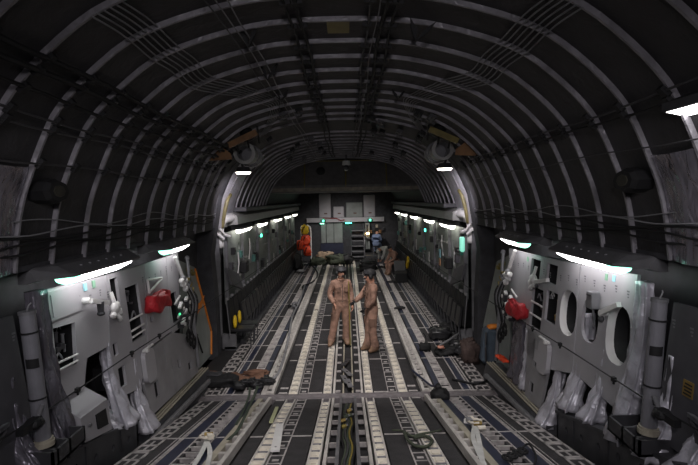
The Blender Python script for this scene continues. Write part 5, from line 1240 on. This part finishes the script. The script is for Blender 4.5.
def webbing(pts, w_, m, label):
    P = curve_pts(pts, 5); mb = MB(); rings = []
    for i, p in enumerate(P):
        d = (P[min(i + 1, len(P) - 1)] - P[max(i - 1, 0)]).normalized(); w = d.cross(Vector((0, 0, 1))).normalized() * w_
        rings.append([p - w, p + w, p + w + Vector((0, 0, .006)), p - w + Vector((0, 0, .006))])
    mb.loft(rings); tag(mb.build('webbing_strap', m), label, 'strap')
webbing([at(258, 385, 2, .06), at(255, 394, 2, .06), at_ramp(247, 412, .03), at_ramp(238, 430, .03), at_ramp(228, 440, .03)], .022, M['green'], 'dark green strap hanging over the hinge from the harness tangle')
webbing([at(250, 388, 2, .06), at(249, 396, 2, .06), at_ramp(243, 412, .03), at_ramp(236, 425, .03)], .018, M['green'], 'second dark green strap over the hinge, nearer the left cargo rail')
cable('green_rope', [at_ramp(u, v, .04) for u, v in ((392, 430), (403, 431), (412, 436), (420, 434), (432, 432), (441, 430))], .014, 'dark green cord across the right ramp trays', M['olive'], 'cord')
cable('chain_coil', [at_ramp(u, v, .04) for u, v in ((404, 432), (408, 440), (416, 446), (428, 446), (432, 440), (424, 436), (414, 438))], .02, 'dark coiled chain on the right ramp trays', M['olive'], 'chain')
cable('black_rope', [at_ramp(u, v, .05) for u, v in ((522, 448), (529, 444), (536, 456), (534, 466))], .012, 'thin black cord standing on the right ramp edge', M['black'], 'cord')
t = thing('tie_down_chain', 'dark tie-down chain lying on the right navy strips', 'chain', at_ramp(512, 456, .03))
for k in range(8):
    mb = MB(); c = at_ramp(506 + 2.6 * k, 458 - 1.2 * k + 2 * (k % 2), .035); mb.tube([c + Vector((.035 * math.cos(a), .05 * math.sin(a), .008)) for a in [2 * math.pi * q / 8 for q in range(9)]], .013, 5); mb.build('link', M['black'], t)
# hoses in the ramp centre slot
for k in range(6):
    x = -.07 + .026 * k; P = [Vector((x + .02 * math.sin(q * 1.7), 4.4 + q * .33, ramp_z(4.4 + q * .33) - .03 + .012 * (k % 3))) for q in range(13)]
    cable('slot_hose', P, .014, '%s hose from the left in the open centre slot of the ramp' % ORD[k], [M['black'], M['olive'], M['dgrey'], M['green'], M['dyellow'], M['black']][k], 'hose', 'hoses in the ramp centre slot')
for k, (u, v) in enumerate(((349, 411), (346, 417), (344, 427), (343, 421), (350, 416))):
    c = at_ramp(u, v, .01); t = thing('pipe_fitting', '%s small fitting down the centre slot from the hinge' % ORD[k], 'fitting', c, 'fittings in the centre slot')
    mb = MB(); mb.cyl(c + Vector((-.03, 0, 0)), c + Vector((.03, .02, .01)), .026, seg=8); mb.build('sleeve', [M['gold'], M['olive'], M['dyellow']][k % 3], t); mb = MB(); mb.cyl(c + Vector((.03, .02, .01)), c + Vector((.05, .03, .015)), .018, seg=6); mb.build('nut', M['mgrey'], t)
# orange-free thin vertical pole held before the left crew member
t = thing('measuring_pole', 'thin yellowish pole standing before the left crew member', 'pole', (.06, 11.85, 0))
mb = MB(); mb.cyl((.06, 11.85, 0), (.05, 11.85, 1.5), .012, seg=6); mb.build('pole_shaft', M['dyellow'], t); mb = MB(); mb.cyl((.06, 11.85, 0), (.06, 11.85, .05), .022, seg=8); mb.build('foot', M['black'], t)

# ================================================================== WORLD, LAMPS AND FILL LIGHTS
w = bpy.data.worlds.new('world'); SC.world = w; w.use_nodes = True
w.node_tree.nodes['Background'].inputs['Color'].default_value = (.01, .01, .012, 1); w.node_tree.nodes['Background'].inputs['Strength'].default_value = .1
def area(loc, rot, size, energy, col, name, size_y=None):
    l = bpy.data.lights.new(name, 'AREA'); l.energy = energy; l.color = col; l.size = size
    if size_y: l.shape = 'RECTANGLE'; l.size_y = size_y
    o = bpy.data.objects.new(name, l); COL.objects.link(o); o.location = loc; o.rotation_euler = rot; return o
def spot(loc, aim, energy, col, name, ang=150, r=.25, blend=.8):
    l = bpy.data.lights.new(name, 'SPOT'); l.energy = energy; l.color = col; l.spot_size = R(ang); l.spot_blend = blend; l.shadow_soft_size = r
    o = bpy.data.objects.new(name, l); COL.objects.link(o); o.location = loc
    o.rotation_euler = (Vector(aim) - Vector(loc)).to_track_quat('-Z', 'Y').to_euler(); return o
for y, z, ay, e, an in ((4.6, 4.8, 7.2, 420, 80), (7.4, 4.75, 11.4, 760, 76), (11.2, 4.7, 14.0, 620, 76), (15.4, 4.55, 18.0, 520, 76), (20.6, 3.5, 22.5, 330, 90), (25.0, 4.1, 29.2, 620, 80)):
    spot((0, y, z), (0, ay, 0), e, (1, .94, .92), 'overhead_fill', an, .3, 1.0)  # added fill light for the floor and crew, no fixtures hang here
spot((0, -.7, 4.4), (0, 6, 1.6), 330, (1, .95, 1), 'ramp_fill', 86, .3, 1.0)  # added fill from behind the camera, without a fixture
spot((0, -.7, 4.2), (0, 9, 3.6), 24, (1, .95, 1), 'ramp_fill', 150, .3)  # weak added fill for the ceiling frames
for s in (-1, 1):
    spot((s * 2.05, 2.3, 3.85), (s * 2.6, 6, 2.0), 60, (1, .95, 1), 'ramp_fill', 80, .2, 1.0)  # added side fill standing in for the high light strips
    spot((s * 2.0, 10.62, 3.80), (s * 2.85, 12.3, 3.1), 190, (1, .93, 1), 'spot_bulb', 62, .08, .9)
SC.view_settings.view_transform = 'Standard'; SC.view_settings.look = 'None'
SC.view_settings.exposure = 0; SC.view_settings.gamma = 1
